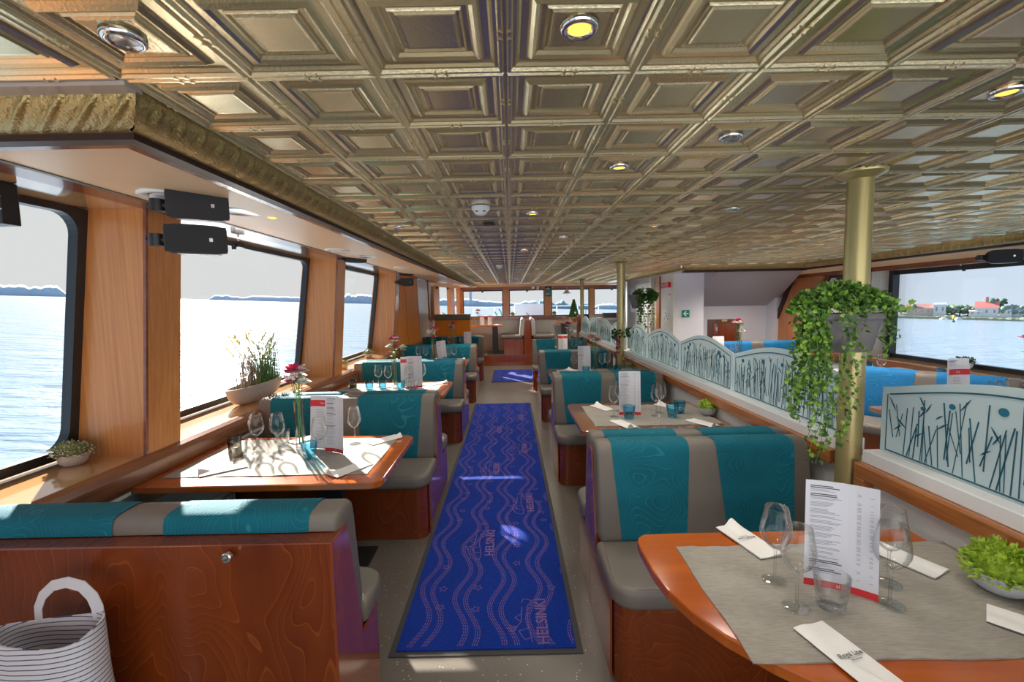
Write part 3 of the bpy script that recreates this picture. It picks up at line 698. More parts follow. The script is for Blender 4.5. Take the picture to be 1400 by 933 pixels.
for j in range(-9, 39):
    y = 1.113 + TW * (j + .5)
    for i in range(-3, 15):
        x = TW * (i + .5)
        if y > 7.1 and x > 2.7: continue
        cells.append((x, y))
    if j < 0:
        for i in range(-8, -3): cells.append((TW * (i + .5), y))
def proj_pt(p):
    v = Vector(p) - Vector((0, 0, 1.65)); z = v.dot(_f)
    if z < .05: return None
    return 700 + F_PX * v.dot(_r) / z, 466.5 - F_PX * v.dot(_u) / z
def seen(x, y):
    pts = [proj_pt((x + a * TW / 2, y + b * TW / 2, CEIL)) for a in (-1, 1) for b in (-1, 1)]
    if any(p is None for p in pts): return 0
    xs = [min(1400, max(0, p[0])) for p in pts]; ys_ = [min(933, max(0, p[1])) for p in pts]
    return (max(xs) - min(xs)) * (max(ys_) - min(ys_))
cells.sort(key=lambda c: -seen(*c))
for x, y in cells[:300]:
    o = bpy.data.objects.new('ceiling_tile', tile_me); C.objects.link(o); o.location = (x, y, CEIL + rnd.uniform(-.0008, .0008))
    o.rotation_euler = (rnd.uniform(-.004, .004), rnd.uniform(-.004, .004), 0); o.parent = ceiling
m = MB()
for x, y in cells[300:]: tile_mb(m, x, y, CEIL + rnd.uniform(-.0008, .0008))
m.build('ceiling_tiles_far', M['ceiling'], ceiling, kind='stuff')
m = MB()
for i in range(-3, 16, 2):
    x = TW * i; m.box(x - .012, x + .012, -1.6, 7.1 if x > 2.7 else 12.9, CEIL - .003, CEIL + .004)
m.build('seam_strips', M['ceiling'], ceiling, kind='stuff')
ceiling_gap = MB(); ceiling_gap.box(4.57, 4.68, -3, 7.2, CEIL - .001, CEIL + .01); ceiling_gap.box(-.935, -.912, 1.1, 13, CEIL - .003, CEIL + .01)
struct(ceiling_gap.build('trim_24', M['ceiling']), 'flat metal filler strips at the ceiling edges')

# ------------------------------------------------------------------ partition with wavy frosted glass
PX = 1.60
struct(MB().box(1.585, 1.66, -.5, 11.2, 0, .90).build('wall_partition', M['wall_white']), 'low white partition behind the right benches')
def plank(y0, y1): return MB().box(1.53, 1.585, y0, y1, .845, .915)
struct(plank(-.5, 1.95).build('trim_25', M['rail_orange'], bevel=.008), 'brown wooden rail right of the big gold post')
struct(plank(2.10, 11.0).build('trim_26', M['rail_orange'], bevel=.008), 'brown wooden rail left of the big gold post')
struct(MB().box(1.53, 1.58, 1.89, 1.95, .2, .85).build('trim_27', M['rail_orange'], bevel=.006), 'short upright of brown rail at the gold post')
lg = MB(); lg.box(1.56, 1.70, -.5, 1.94, .915, .972); lg.box(1.56, 1.70, 2.10, 11.0, .915, .972); struct(lg.build('trim_28', M['ledge'], bevel=.004), 'white ledge carrying the frosted glass')
panels = [(.80, 1.93), (2.12, 3.24), (3.255, 4.27), (4.285, 5.30), (5.315, 6.1), (6.25, 7.2), (7.215, 8.2), (8.215, 9.2), (9.215, 10.2)]
def wave_top(t): return 1.255 + .092 * math.sin(PI * min(1, max(0, t))) ** 1.15
etch_names = ['frosted glass panel right of the big gold post', 'frosted glass panel partly behind the trailing ivy', 'third frosted glass panel, left of the trailing ivy', 'frosted glass panel left of the third one', 'narrow frosted glass panel before the second gold post',
              'frosted glass panel just beyond the second gold post', 'sixth visible frosted glass panel', 'small far frosted glass panel, last but one', 'farthest frosted glass panel by the bar']
for k, (a, b) in enumerate(panels):
    t_ = thing('glass_panel', 'wavy topped ' + etch_names[k] + ', with reed pattern', 'glass panel', (1.635, (a + b) / 2, .972), 'frosted glass panels on the partition')
    n = 28; m = MB()
    top = [(a + (b - a) * i / n, wave_top(i / n)) for i in range(n + 1)]
    vs = []
    for yy, zt_ in top: vs += [(1.630, yy, .972), (1.630, yy, zt_), (1.640, yy, zt_), (1.640, yy, .972)]
    fs = [(4 * i + q, 4 * i + (q + 1) % 4, 4 * i + 4 + (q + 1) % 4, 4 * i + 4 + q) for i in range(n) for q in range(4)] + [(0, 3, 2, 1), (4 * n, 4 * n + 1, 4 * n + 2, 4 * n + 3)]
    m.add(vs, fs); m.build('pane', M['frost'], t_, normals=True)
    # line inside the border, along bottom and top
    m = MB(); w = .0045; xf0 = 1.6285
    def strip(p, q, w, m=None, x=None):
        p = Vector((0, *p)); q = Vector((0, *q)); d_ = (q - p); 
        if d_.length < 1e-5: return
        n_ = Vector((0, -d_.z, d_.y)).normalized() * w / 2; xx = Vector((x if x is not None else xf0, 0, 0)); mm_ = m
        a_, b_, c_, e_ = p + n_ + xx, q + n_ + xx, q - n_ + xx, p - n_ + xx
        dx = Vector((-.0015, 0, 0))
        mm_.add([a_, b_, c_, e_, a_ + dx, b_ + dx, c_ + dx, e_ + dx], [(0, 1, 2, 3), (7, 6, 5, 4), (0, 4, 5, 1), (2, 6, 7, 3)])
    def lens(p, q, w, m):
        p = Vector((xf0, *p)); q = Vector((xf0, *q)); d_ = q - p
        if d_.length < .01: return
        n_ = Vector((0, -d_.z, d_.y)).normalized() * w / 2
        vs = [p, p + d_ * .35 + n_ * .9, p + d_ * .65 + n_ * .8, q, p + d_ * .65 - n_ * .3, p + d_ * .35 - n_ * .3]; dx = Vector((-.0015, 0, 0))
        m.add(vs + [v + dx for v in vs], [tuple(range(6)), tuple(range(6, 12))[::-1]])
    for i in range(n):
        y_a, z_a = top[i]; y_b, z_b = top[i + 1]
        if y_a < a + .03 or y_b > b - .03: continue
        strip((y_a, z_a - .032), (y_b, z_b - .032), .006, m)
    strip((a + .03, .985), (b - .03, .985), .006, m); strip((a + .03, .985), (a + .03, wave_top(.03) - .032), .004, m); strip((b - .03, .985), (b - .03, wave_top(.97) - .032), .004, m)
    m.build('border_line', M['etch_dark'], t_)
    m = MB(); r2 = random.Random(11 + k); near = k < 4
    y = a + .05
    while y < b - .05:
        zt = wave_top((y - a) / (b - a)) - .05
        z0 = .99 + (r2.random() < .35) * r2.uniform(.0, .10); z1 = zt - r2.random() * .13
        lean = r2.uniform(-.045, .045); mid = (y + lean * .5, (z0 + z1) / 2)
        y2 = min(b - .04, max(a + .04, y + lean)); strip((y, z0), (y2, z1), r2.uniform(.0022, .0044), m)
        if r2.random() < .22:
            l = r2.uniform(.03, .06); lens((y2, z1 - .03), (max(a + .035, min(b - .035, y2 + r2.choice((-1, 1)) * l * .7)), min(zt, z1 - .02 + l * .9)), .009, m)
        if r2.random() < .2:
            l = r2.uniform(.04, .08); s_ = r2.choice((-1, 1)); lens((y2, z1 - .05), (max(a + .035, min(b - .035, y2 + s_ * l * .7)), z1 - .05 - l * .55), .010, m)
        y += r2.uniform(.008, .024)
    m.build('reed_motif', M['etch_dark'], t_, kind='stuff')
    m = MB()
    for q in range(7 if near else 4):
        yc = a + .12 + (b - a - .24) * r2.random(); zc = wave_top((yc - a) / (b - a)) - r2.uniform(.06, .10); r_ = r2.uniform(.008, .019)
        ring = [(yc + r_ * math.cos(i * PI / 8), zc + r_ * .9 * math.sin(i * PI / 8)) for i in range(16)]
        m.xprism(ring, xf0 - .0018, xf0 - .0003)
    m.build('seed_head_motif', M['etch_blue'], t_, kind='stuff')

# ------------------------------------------------------------------ gold posts
def post(label, x, y, r, h=CEIL):
    t_ = thing('support_post', label, 'post', (x, y, 0)); t_['kind'] = 'structure'; del t_['category']
    MB().lathe([(r, 0), (r, h - .02)], 28).build('shaft', M['brass_pole'], t_, smooth='all', off=(0, 0, 0))
    MB().lathe([(r, h - .035), (r * 1.25, h - .03), (r * 1.9, h - .012), (r * 1.95, h - .004), (r * 1.95, h)], 28).build('collar', M['brass_pole'], t_, smooth=True, off=(0, 0, 0))
    return t_
post('thick gold painted post holding the trailing ivy planter', 1.560, 2.02, .050)
post('slimmer gold post with small hanging plant beyond the frosted glass', 1.53, 6.18, .055)
post('thinnest gold pole, standing near the bow table', 1.72, 10.7, .045)

# ------------------------------------------------------------------ benches
BW = 1.14
def make_bench(width=1.15, single_back=False, fabric='teal', depth=.58, side=1, two=True):
    """bench facing -y; back plane on y = 0; the aisle end is at x = 0 and the bench runs to x = side*width"""
    t_ = thing('booth_bench', '', 'bench', local=True)
    X = lambda a: a * side
    def bx(m, a, b, *r): x0, x1 = sorted((X(a), X(b))); return m.box(x0, x1, *r)
    # base with rounded aisle corner
    m = MB(); r = .07
    pts = [(X(width), -.0), (X(0.012), 0)]
    for k in range(7):
        a = PI + k * PI / 12; pts.append((X(.012 + r + r * math.cos(a)), -depth + .02 + r + r * math.sin(a)))
    pts.append((X(width), -depth + .02))
    if side < 0: pts = pts[::-1]
    m.prism(pts, 0, .375); m.build('base', M['bench_wood'], t_, smooth=30)
    m = MB(); back = .085 if single_back else 0
    x0, x1 = sorted((X(0), X(width)))
    m.xprism([(back, 0), (back, .875), (-.045, .875), (-.15, .42), (-.15, .0)], x0, x1)
    m.build('back_shell', [M['bench_wood']], t_, bevel=.004)
    m = MB(); a0, a1 = sorted((X(-.004), X(.006)))
    m.xprism([(back + .001, 0), (back + .001, .874), (-.046, .874), (-.152, .42), (-.152, .372), (-depth + .10, .372), (-depth + .10, 0)], a0, a1)
    m.build('end_panel', M['bench_end'], t_)
    # seat
    m = MB(); x0, x1 = sorted((X(-.012), X(width)))
    rc = (.10, .02, .02, .02) if side > 0 else (.02, .10, .02, .02)
    m.cushion(x0, x1, -depth - .02, -.19, .375, .470, rc, .028, .006); so = m.build('seat', M['vinyl'], t_, smooth=50)
    pm = MB(); pm.tube([(X(.02), -.21, .468), (X(.005), -depth + .10, .468), (X(.025), -depth + .03, .467), (X(.09), -depth - .004, .466), (X(width - .01), -depth - .004, .466)], .0028, 6); pm.build('piping', M['vinyl'], so, smooth='all', off=(0, 0, 0))
    # backrest roll
    prof = [(-.205, .462), (-.218, .50), (-.150, .885), (-.142, .915), (-.122, .933), (-.09, .940), (-.035, .938), (-.012, .928), (-.004, .905), (-.004, .878), (-.05, .872), (-.15, .462)]
    x0, x1 = sorted((X(.004), X(width)))
    if single_back: prof = [(y + .02 if i > 5 and y > -.06 else y, z) for i, (y, z) in enumerate(prof)]
    m = MB(); q = .018; ce = (-.11, .72)
    def sh(f): return [(ce[0] + (y - ce[0]) * f, ce[1] + (z - ce[1]) * (1 - (1 - f) * .35)) for y, z in prof]
    R_ = [[(x0, y, z) for y, z in sh(.72)], [(x0 + q * .3, y, z) for y, z in sh(.9)], [(x0 + q, y, z) for y, z in prof], [(x1 - q, y, z) for y, z in prof], [(x1 - q * .3, y, z) for y, z in sh(.9)], [(x1, y, z) for y, z in sh(.72)]]
    m.rings(R_, True, True); m.build('backrest', M['vinyl'], t_, smooth=50, normals=True)
    # fabric inserts wrapped over the front, the roll and the back
    run = [(-.213, .472), (-.221, .50), (-.153, .885), (-.145, .917), (-.124, .9365), (-.09, .9435), (-.035, .9415), (-.009, .931), (-.001, .905), (-.001, .878)]
    if single_back: run = [(y + .02 if i > 4 and y > -.06 else y, z) for i, (y, z) in enumerate(run)]
    ws = [(.085, .50), (.645, 1.065)] if two else [(.09, width - .09)]
    for a, b in ws:
        a *= width / 1.15; b *= width / 1.15
        m = MB(); vs = []; n = len(run)
        for i, (y, z) in enumerate(run):
            tp = max(0, (.90 - z) / .43) * .035 if i < 4 else 0
            vs += [(X(a + tp), y, z), (X(b - tp), y, z)]
        m.add(vs, [(2 * i, 2 * i + 1, 2 * i + 3, 2 * i + 2) for i in range(n - 1)]); m.build('fabric_panel', M[fabric], t_, smooth='all')
    return t_
nth = ['nearest', 'second', 'third', 'fourth', 'fifth']
mkL = Maker(lambda: make_bench(1.385, side=-1)); mkLa = Maker(lambda: make_bench(1.385, side=1, depth=.46))
LB = [3.60, 5.76, 7.92, 10.05]
RB = [2.33, 4.47, 6.63, 8.80]
XLA, XRA = -.605, .415
GL, GR = 'teal and grey benches left of the aisle', 'teal and grey benches right of the aisle'
# facing the camera: left row runs to -x, seat towards -y
b0 = make_bench(1.385, single_back=True, side=1, depth=.44); b0.location = (XLA, 1.50, 0); b0.rotation_euler = (0, 0, PI)
b0['label'] = 'nearest left bench, seen from its figured wooden back, teal roll on top'; b0['group'] = GL
kb = MB(); kb.lathe([(.0165, -.006), (.0165, .006), (.013, .009), (.007, .0085), (0, .010)], 20); ko = kb.build('knob', M['chrome'], b0, smooth=True); ko.rotation_euler = (-PI / 2, 0, 0); ko.location = (.33, .108, .845)
for k, y in enumerate(LB):
    mkL((XLA, y - .004, 0), 0, ['first', 'second', 'third', 'fourth'][k] + ' left bench facing the camera' + [', behind the sunlit nearest left table', ', at the second left table', ', at the third left table', ', farthest down the aisle'][k], GL)
    if k < 3: mkLa((XLA, y + .004, 0), PI, 'left bench turned away, back to back with the ' + ['first', 'second', 'third'][k] + ' one facing the camera', GL)
mkR = Maker(lambda: make_bench(1.075, side=1)); mkRa = Maker(lambda: make_bench(1.075, side=-1, depth=.46))
for k, y in enumerate(RB):
    mkR((XRA, y - .004, 0), 0, ['nearest right bench, large teal panels behind the curved table', 'second right bench facing the camera, behind the brown table', 'third right bench facing the camera, with the small table before it', 'farthest right bench facing the camera'][k], GR)
    if k < 3: mkRa((XRA, y + .004, 0), PI, 'right bench turned away, back to back with the ' + ['nearest', 'second', 'third'][k] + ' one', GR)

# ------------------------------------------------------------------ tables
def rrect(x0, x1, y0, y1, r, n=6):
    out = []
    for (cx, cy, q, a0) in ((x0 + r[0], y0 + r[0], r[0], PI), (x1 - r[1], y0 + r[1], r[1], 1.5 * PI), (x1 - r[2], y1 - r[2], r[2], 0), (x0 + r[3], y1 - r[3], r[3], .5 * PI)):
        for k in range(n + 1): a = a0 + k * PI / 2 / n; out.append((cx + q * math.cos(a), cy + q * math.sin(a)))
    return out
def table(label, poly, post, bracket=None, mat='table', group=None, zt=.75, zf=0):
    cx = sum(p[0] for p in poly) / len(poly); cy = sum(p[1] for p in poly) / len(poly)
    t_ = thing('dining_table', label, 'table', (cx, cy, zf), group)
    MB().prism(poly, zf + zt - .036, zf + zt).build('tabletop', M[mat], t_, bevel=.006)
    MB().box(post[0] - .075, post[0] + .075, post[1] - .03, post[1] + .03, zf + .02, zf + zt - .037).build('pedestal', M['black_metal'], t_, bevel=.004)
    MB().box(post[0] - .22, post[0] + .22, post[1] - .17, post[1] + .17, zf, zf + .02).build('foot_plate', M['black_metal'], t_, bevel=.004)
    if bracket: MB().yprism([(bracket[0], zt - .037), (bracket[1], zt - .037), (bracket[0], zt - .12)], cy - .36 if len(bracket) < 3 else bracket[2], cy - .33 if len(bracket) < 3 else bracket[2] + .03).build('wall_bracket', M['rail'], t_)
    return t_
TL = [2.635, 4.80, 6.96, 9.1]
TR = [1.25, 3.48, 5.62, 7.8]
for k, y in enumerate(TL):
    table(['nearest left table, blazing with sunlight, by the window', 'second left table by the window', 'third left table by the window', 'farthest left table by the window'][k],
          rrect(-1.965, -.68, y - .42, y + .42, (.01, .07, .07, .01)), (-1.15, y + .12), (-1.96, -1.74), group='window tables in the left row')
curve = [(.62, 1.665), (1.525, 1.665), (1.525, .80), (1.0, .80), (.86, .865), (.74, .945), (.64, 1.035), (.56, 1.13), (.51, 1.22), (.475, 1.32), (.46, 1.42), (.458, 1.55), (.462, 1.61), (.475, 1.64), (.50, 1.66)]
table('nearest right table, large orange wood top with a sweeping curved corner', curve[::-1], (1.2, 1.25), group='tables in the right row')
for k, y in enumerate(TR[1:]):
    table(['second right table, brown top with a lime tuft pot', 'third right table with a grey potted tuft', 'farthest right table, mostly hidden by benches'][k], rrect(.485, 1.575, y - .43, y + .43, (.06, .01, .01, .06)), (1.05, y + .05), mat='table_brown', group='tables in the right row')

# ------------------------------------------------------------------ things on the tables
def runner(label, x0, x1, y0, y1, z=.75):
    m = MB(); nx, ny = 44, 24; r2 = random.Random(int(y0 * 100)); ph = [r2.uniform(0, 6) for _ in range(6)]
    vs = []
    for j in range(ny + 1):
        for i in range(nx + 1):
            u, v = i / nx, j / ny
            x = x0 + (x1 - x0) * u + .003 * math.sin(v * 9 + ph[0]) * (1 if i in (0, nx) else .3); y = y0 + (y1 - y0) * v + .003 * math.sin(u * 14 + ph[1]) * (1 if j in (0, ny) else .3)
            h = .0026 + .0007 * math.sin(u * 9 + v * 5 + ph[2]) + .0006 * math.sin(u * 26 - v * 11 + ph[3])
            hem = min(u * (x1 - x0), (1 - u) * (x1 - x0), v * (y1 - y0), (1 - v) * (y1 - y0))
            if hem < .035: h += .0016 + .0012 * math.sin((u * (x1 - x0) + v * (y1 - y0)) * 210 + ph[4])
            if abs(hem - .037) < .012: h -= .0012
            vs.append((x, y, z + max(.0010, h)))
    n1 = nx + 1
    fs = [(j * n1 + i, j * n1 + i + 1, (j + 1) * n1 + i + 1, (j + 1) * n1 + i) for j in range(ny) for i in range(nx)]
    b = len(vs); edge = [i for i in range(nx + 1)] + [j * n1 + nx for j in range(1, ny + 1)] + [ny * n1 + i for i in range(nx - 1, -1, -1)] + [j * n1 for j in range(ny - 1, 0, -1)]
    vs += [(vs[i][0], vs[i][1], z + .0002) for i in edge]
    fs += [(edge[(k + 1) % len(edge)], edge[k], b + k, b + (k + 1) % len(edge)) for k in range(len(edge))]
    m.add(vs, fs); o = m.build('table_runner', M['linen'], smooth=40)
    return tag(o, label, 'table runner', 'linen table runners')
def make_wineglass():
    t_ = thing('wine_glass', '', 'glass', local=True)
    MB().lathe([(.0, .0045), (.012, .005), (.030, .0025), (.037, .0012), (.0375, .0), (.0, .0)], 28).build('foot', M['glass_foot'], t_, smooth=60)
    MB().lathe([(.010, .0045), (.0055, .010), (.0042, .02), (.0038, .07), (.0042, .100), (.007, .108)], 12).build('stem', M['glass_clear'], t_, smooth='all')
    MB().lathe([(.0, .108), (.008, .109), (.022, .118), (.036, .134), (.0445, .153), (.0465, .168), (.044, .190), (.039, .215), (.0345, .243), (.0340, .2436), (.0335, .242)], 32).build('bowl', M['glass_clear'], t_, smooth='all')
    return t_
def make_tumbler(mat, h=.098, r0=.036, r1=.047):
    t_ = thing('water_tumbler', '', 'glass', local=True)
    fac = lambda a, z: 1 - (.045 * (abs(math.cos(a * 4.5)) if z < h * .62 else 0))
    m = MB(); m.lathe([(0, 0), (r0 * .92, 0), (r0, .004), (r0 + (r1 - r0) * .45, h * .45), (r0 + (r1 - r0) * .62, h * .60), (r0 + (r1 - r0) * .72, h * .66), (r1, h), (r1 - .002, h + .0006), (r1 - .0045, h - .001), (r0 + (r1 - r0) * .5, h * .4), (r0 - .007, .016), (0, .014)], 36, fn=fac)
    m.build('cup', M[mat], t_, smooth=35)
    return t_
mk_wine = Maker(make_wineglass); mk_clear = Maker(lambda: make_tumbler('glass_clear')); mk_blue = Maker(lambda: make_tumbler('glass_blue'))
def make_napkin(printed=False):
    t_ = thing('napkin', '', 'napkin', local=True)
    L, Wd = .225, .095
    def prof(t):   # t along the length 0 flat end .. 1 rolled end
        puff = .002 + .026 * max(0, t - .55) ** 1.5 / .3
        top = []
        n = 10
        for i in range(n + 1):
            u = i / n; bul = math.sin(PI * min(1, u / .55)) if u < .55 else 0
            top.append((-Wd / 2 + Wd * u, .0045 + puff * bul + .0012 * math.sin(u * 7 + t * 3)))
        return [(x, z) for x, z in top] + [(Wd / 2 + .001, .0025), (Wd / 2, .0004), (-Wd / 2, .0004), (-Wd / 2 - .003, .004)]
    m = MB(); R_ = []
    for k in range(13):
        t = k / 12; R_.append([(x, -L / 2 + L * (1 - t), z) for x, z in prof(t)])
    m.rings(R_, True, True); m.build('folded_paper', M['napkin'], t_, smooth=50, normals=True)
    MB().cushion(-Wd / 2 + .004, Wd / 2 - .001, -L / 2 + .006, L / 2 - .003, .0002, .0035, (.002,) * 4, .001).build('under_fold', M['napkin'], t_)
    if printed:
        fp_ = [c for c in C.objects if c.parent is t_ and c.name.startswith('folded_paper')][0]
        MBx = MB()
        for q in range(6): MBx.box(-.010 + q * .0055, -.0065 + q * .0055, -.020, -.017, .0088, .0092)
        MBx.build('small_print', M['print'], fp_, off=(0, 0, 0)); text_mesh('Royal Line', .0168, Matrix.Translation((.002, -.004, .0108)), M['print'], 'lettering', fp_, bold=.0005, off=(0, 0, 0))
    return t_
mk_nap = Maker(make_napkin); mk_napp = Maker(lambda: make_napkin(True))
def make_menu(w=.19, h=.33, style='list', seed=1, lean=.16, header='', bend=.012):
    """standing menu card; front face looks towards -y"""
    t_ = thing('menu_card', '', 'menu', local=True); r2 = random.Random(seed)
    def P(u, v, off=0):      # u -.5...5, v 0..1
        x = u * w; y = v * h * math.sin(lean) + bend * math.cos(u * PI) - off; z = v * h * math.cos(lean); return (x, y, z + .001)
    def patch(m, u0, u1, v0, v1, off, n=8):
        vs = []
        for i in range(n + 1):
            u = u0 + (u1 - u0) * i / n; vs += [P(u, v0, off), P(u, v1, off)]
        m.add(vs, [(2 * i, 2 * i + 2, 2 * i + 3, 2 * i + 1) for i in range(n)])
    m = MB(); n = 10; vs = []
    for i in range(n + 1):
        u = -.5 + i / n; vs += [P(u, 0, 0), P(u, 1, 0), P(u, 1, -.0012), P(u, 0, -.0012)]
    fs = []
    for i in range(n):
        a = 4 * i; b = a + 4
        for q in range(4): fs.append((a + q, b + q, b + (q + 1) % 4, a + (q + 1) % 4))
    fs += [(0, 1, 2, 3), (4 * n + 3, 4 * n + 2, 4 * n + 1, 4 * n)]
    m.add(vs, fs); m.build('card', M['paper'], t_, normals=True)
    o1, o2 = .0006, .0009
    m = MB(); ms = MB()
    v = .955
    if style == 'list':
        while v > .13:
            if r2.random() < .28:
                for q in range(r2.choice((1, 2))):
                    L = r2.uniform(.30, .46); patch(m, -.43, -.43 + L, v - .009, v, o1, 3); v -= .0165
                v -= .004
            for q in range(r2.choice((2, 3, 4))):
                L = r2.uniform(.24, .46); patch(ms, -.43, -.43 + L, v - .0045, v, o1, 2)
                patch(ms, .22, .27, v - .0045, v, o1, 1)
                if r2.random() < .7: patch(ms, .38, .43, v - .0045, v, o1, 1)
                v -= .0125
                if v < .13: break
            v -= .016
        r_ = MB(); patch(r_, -.5, .5, 0, .062, o1); rb_ = r_.build('red_band', M['red'], t_)
        text_mesh('Royal Line', .017 * w / .19, Matrix.Translation(P(.0, .032, o2)) @ Matrix.Rotation(PI / 2 - lean, 4, 'X'), M['whiteink'], 'band_lettering', rb_, off=(0, 0, 0))
    else:
        r_ = MB(); patch(r_, -.5, .5, .80, .92, o1); rb_ = r_.build('red_band', M['red'], t_)
        text_mesh('Royal Line', .026 * w / .19, Matrix.Translation(P(-.08, .86, o2)) @ Matrix.Rotation(PI / 2 - lean, 4, 'X'), M['whiteink'], 'band_lettering', rb_, off=(0, 0, 0))
        v = .74
        while v > .08: L = r2.uniform(.2, .5); patch(ms, -.25, -.25 + L, v - .007, v, o1, 2); v -= .03
    if style == 'list': m.build('headings', M['print'], t_, kind='stuff')
    ms.build('small_print', M['print_soft'], t_, kind='stuff')
    m = MB(); m.tube([P(0, .05, -.003), (0, .075, .004)], .0022, 5); m.build('stand', M['chrome'], t_)
    return t_
def petal_rose(m, c, r, r2, n_l=3):
    c = Vector(c)
    for L in range(n_l):
        n = 4 + L; rr = r * (.35 + .65 * L / (n_l - 1)); up = r * (.75 - .28 * L)
        for k in range(n):
            a = 2 * PI * k / n + L * .7 + r2.uniform(-.2, .2); d = Vector((math.cos(a), math.sin(a), 0)); s = Vector((-d.y, d.x, 0)); w = rr * .72
            b = c + d * rr * .25 - Vector((0, 0, r * .25))
            vs = [b - s * w * .4, b + s * w * .4, c + d * rr * .85 + s * w + Vector((0, 0, up * .5)), c + d * rr * 1.08 + Vector((0, 0, up * .75)) , c + d * rr * .85 - s * w + Vector((0, 0, up * .5)), c + d * rr * .55 + Vector((0, 0, up * .25))]
            m.add(vs, [(0, 1, 5), (1, 2, 5), (2, 3, 5), (3, 4, 5), (4, 0, 5)])
def leaf_quad(m, c, d, up, L, W):
    c = Vector(c); d = Vector(d).normalized(); s = d.cross(Vector(up)); s = s.normalized() if s.length > 1e-4 else Vector((1, 0, 0)); nn = s.cross(d)
    m.add([c, c + d * L * .5 + s * W / 2 + nn * W * .12, c + d * L, c + d * L * .5 - s * W / 2 + nn * W * .12, c + d * L * .5], [(0, 1, 4), (1, 2, 4), (2, 3, 4), (3, 0, 4)])
def vase(label, x, y, z=.754, vh=.30, vr=.03, colors=('rose', 'petal_white'), spread=.05, top=.20, seed=3, n=3, bs=2.1):
    t_ = thing('flower_vase', label, 'vase', (x, y, z)); r2 = random.Random(seed); O = Vector((x, y, z))
    MB().lathe([(0, .0), (vr, 0), (vr * 1.02, .006), (vr * .97, vh * .3), (vr * .97, vh), (vr * .93, vh), (vr * .93, .014), (0, .012)], 24).build('glass_tube', M['glass_clear'], t_, smooth=50, off=(0, 0, 0))
    st = MB(); lf = MB(); bl = {c: MB() for c in colors}
    for k in range(n * 2 + 1):
        a = r2.uniform(0, 2 * PI); rr = spread * r2.uniform(.2, 1); hh = vh + top * r2.uniform(.35, 1)
        if k == 0: hh = vh + top; rr = spread * .3
        e = O + Vector((rr * math.cos(a), rr * math.sin(a), hh)); st.tube([O + Vector((r2.uniform(-.6, .6) * vr, r2.uniform(-.6, .6) * vr, .03)), O + Vector((r2.uniform(-.3, .3) * vr, 0, vh * .9)), e], .0022, 5)
        c = colors[0] if k in (0, 3) or len(colors) == 1 else colors[1 + (k % (len(colors) - 1))]
        if c == 'petal_white' and k % 2:
            for q in range(22): bl[c].ico(e + Vector((r2.uniform(-.032, .032), r2.uniform(-.03, .03), r2.uniform(-.02, .025))), .009, 1)
        else: petal_rose(bl[c], e, (.036 if k == 0 else .024) * bs, r2, 4)
    for q in range(13):
        a = r2.uniform(0, 2 * PI); b = O + Vector((math.cos(a) * .012, math.sin(a) * .012, vh + top * r2.uniform(0, .55)))
        leaf_quad(lf, b, (math.cos(a), math.sin(a), r2.uniform(-.2, .6)), (0, 0, 1), r2.uniform(.035, .06), .032)
    st.build('stems', M['stem'], t_, smooth='all', off=(0, 0, 0) if False else None); lf.build('leaves', M['leaf_light'], t_, kind='stuff')
    for c in colors: bl[c].build('blooms', M[c], t_, kind='stuff')
    return t_
def tuft_pot(label, x, y, z, r=.052, h=.055, mat='leaf_lime', pot='greypot', hr=.07, seed=1, n=420, flat_=.75, blossom=False):
    t_ = thing('potted_tuft', label, 'plant', (x, y, z)); r2 = random.Random(seed)
    MB().lathe([(0, 0), (r * .62, 0), (r * .9, h * .3), (r * 1.0, h * .7), (r * .96, h), (r * .88, h), (r * .85, h * .8), (0, h * .75)], 24, c=(0, 0, 0)).build('pot', M[pot], t_, smooth=50, off=(0, 0, 0))
    m = MB(); m2 = MB()
    for k in range(n):
        a = r2.uniform(0, 2 * PI); e_ = math.asin(r2.uniform(-.15, 1)); R_ = hr * r2.uniform(.72, 1.08)
        d = Vector((math.cos(a) * math.cos(e_), math.sin(a) * math.cos(e_), math.sin(e_) * flat_))
        p = Vector((0, 0, h)) + d * R_
        leaf_quad(m, p, d + Vector((r2.uniform(-.8, .8), r2.uniform(-.8, .8), r2.uniform(-.3, .8))), (r2.uniform(-1, 1), r2.uniform(-1, 1), 1), hr * .24, hr * .13)
        if blossom and k % 3 == 0: m2.ico(p + d * .006, hr * .055, 1)
    m.ico((0, 0, h + hr * .15), hr * .74, 2, (1, 1, flat_))
    m.build('foliage', M[mat], t_, off=(0, 0, 0), kind='stuff')
    if blossom: m2.build('blossoms', M['blossom'], t_, off=(0, 0, 0), kind='stuff')
    return t_
RZ = .7525
GN, GW, GT, GM = 'folded white napkins', 'stemmed wine glasses', 'water tumblers', 'menu cards on the tables'
# --- nearest left table
TZ = .754
runner('sunlit linen runner on the nearest left table', -1.88, -.78, 2.335, 2.985)
mk_wine((-1.585, 2.72, TZ), 0, 'wine glass on the nearest left table, leftmost of the pair', GW)
mk_wine((-1.455, 2.72, TZ), .4, 'wine glass on the nearest left table, right one of the pair beside the vase', GW)
mk_wine((-1.145, 2.60, TZ), .8, 'wine glass on the nearest left table, in front of the menu cards', GW)
mk_wine((-1.03, 2.86, TZ), .8, 'wine glass on the nearest left table, peeking out right of the menu card', GW)
mk_clear((-1.66, 2.66, TZ), 0, 'clear cut tumbler on the nearest left table, beside the candle holder', GT)
mk_clear((-1.50, 2.86, TZ), .3, 'clear cut tumbler on the nearest left table, behind the pair of wine glasses', GT)
mk_blue((-1.21, 2.60, TZ), .3, 'blue tumbler on the nearest left table', GT)
vase('tall glass vase with a magenta rose and white blooms on the nearest left table', -1.345, 2.78, TZ, .31, .030, ('rose', 'petal_white'), .055, .20, 5)
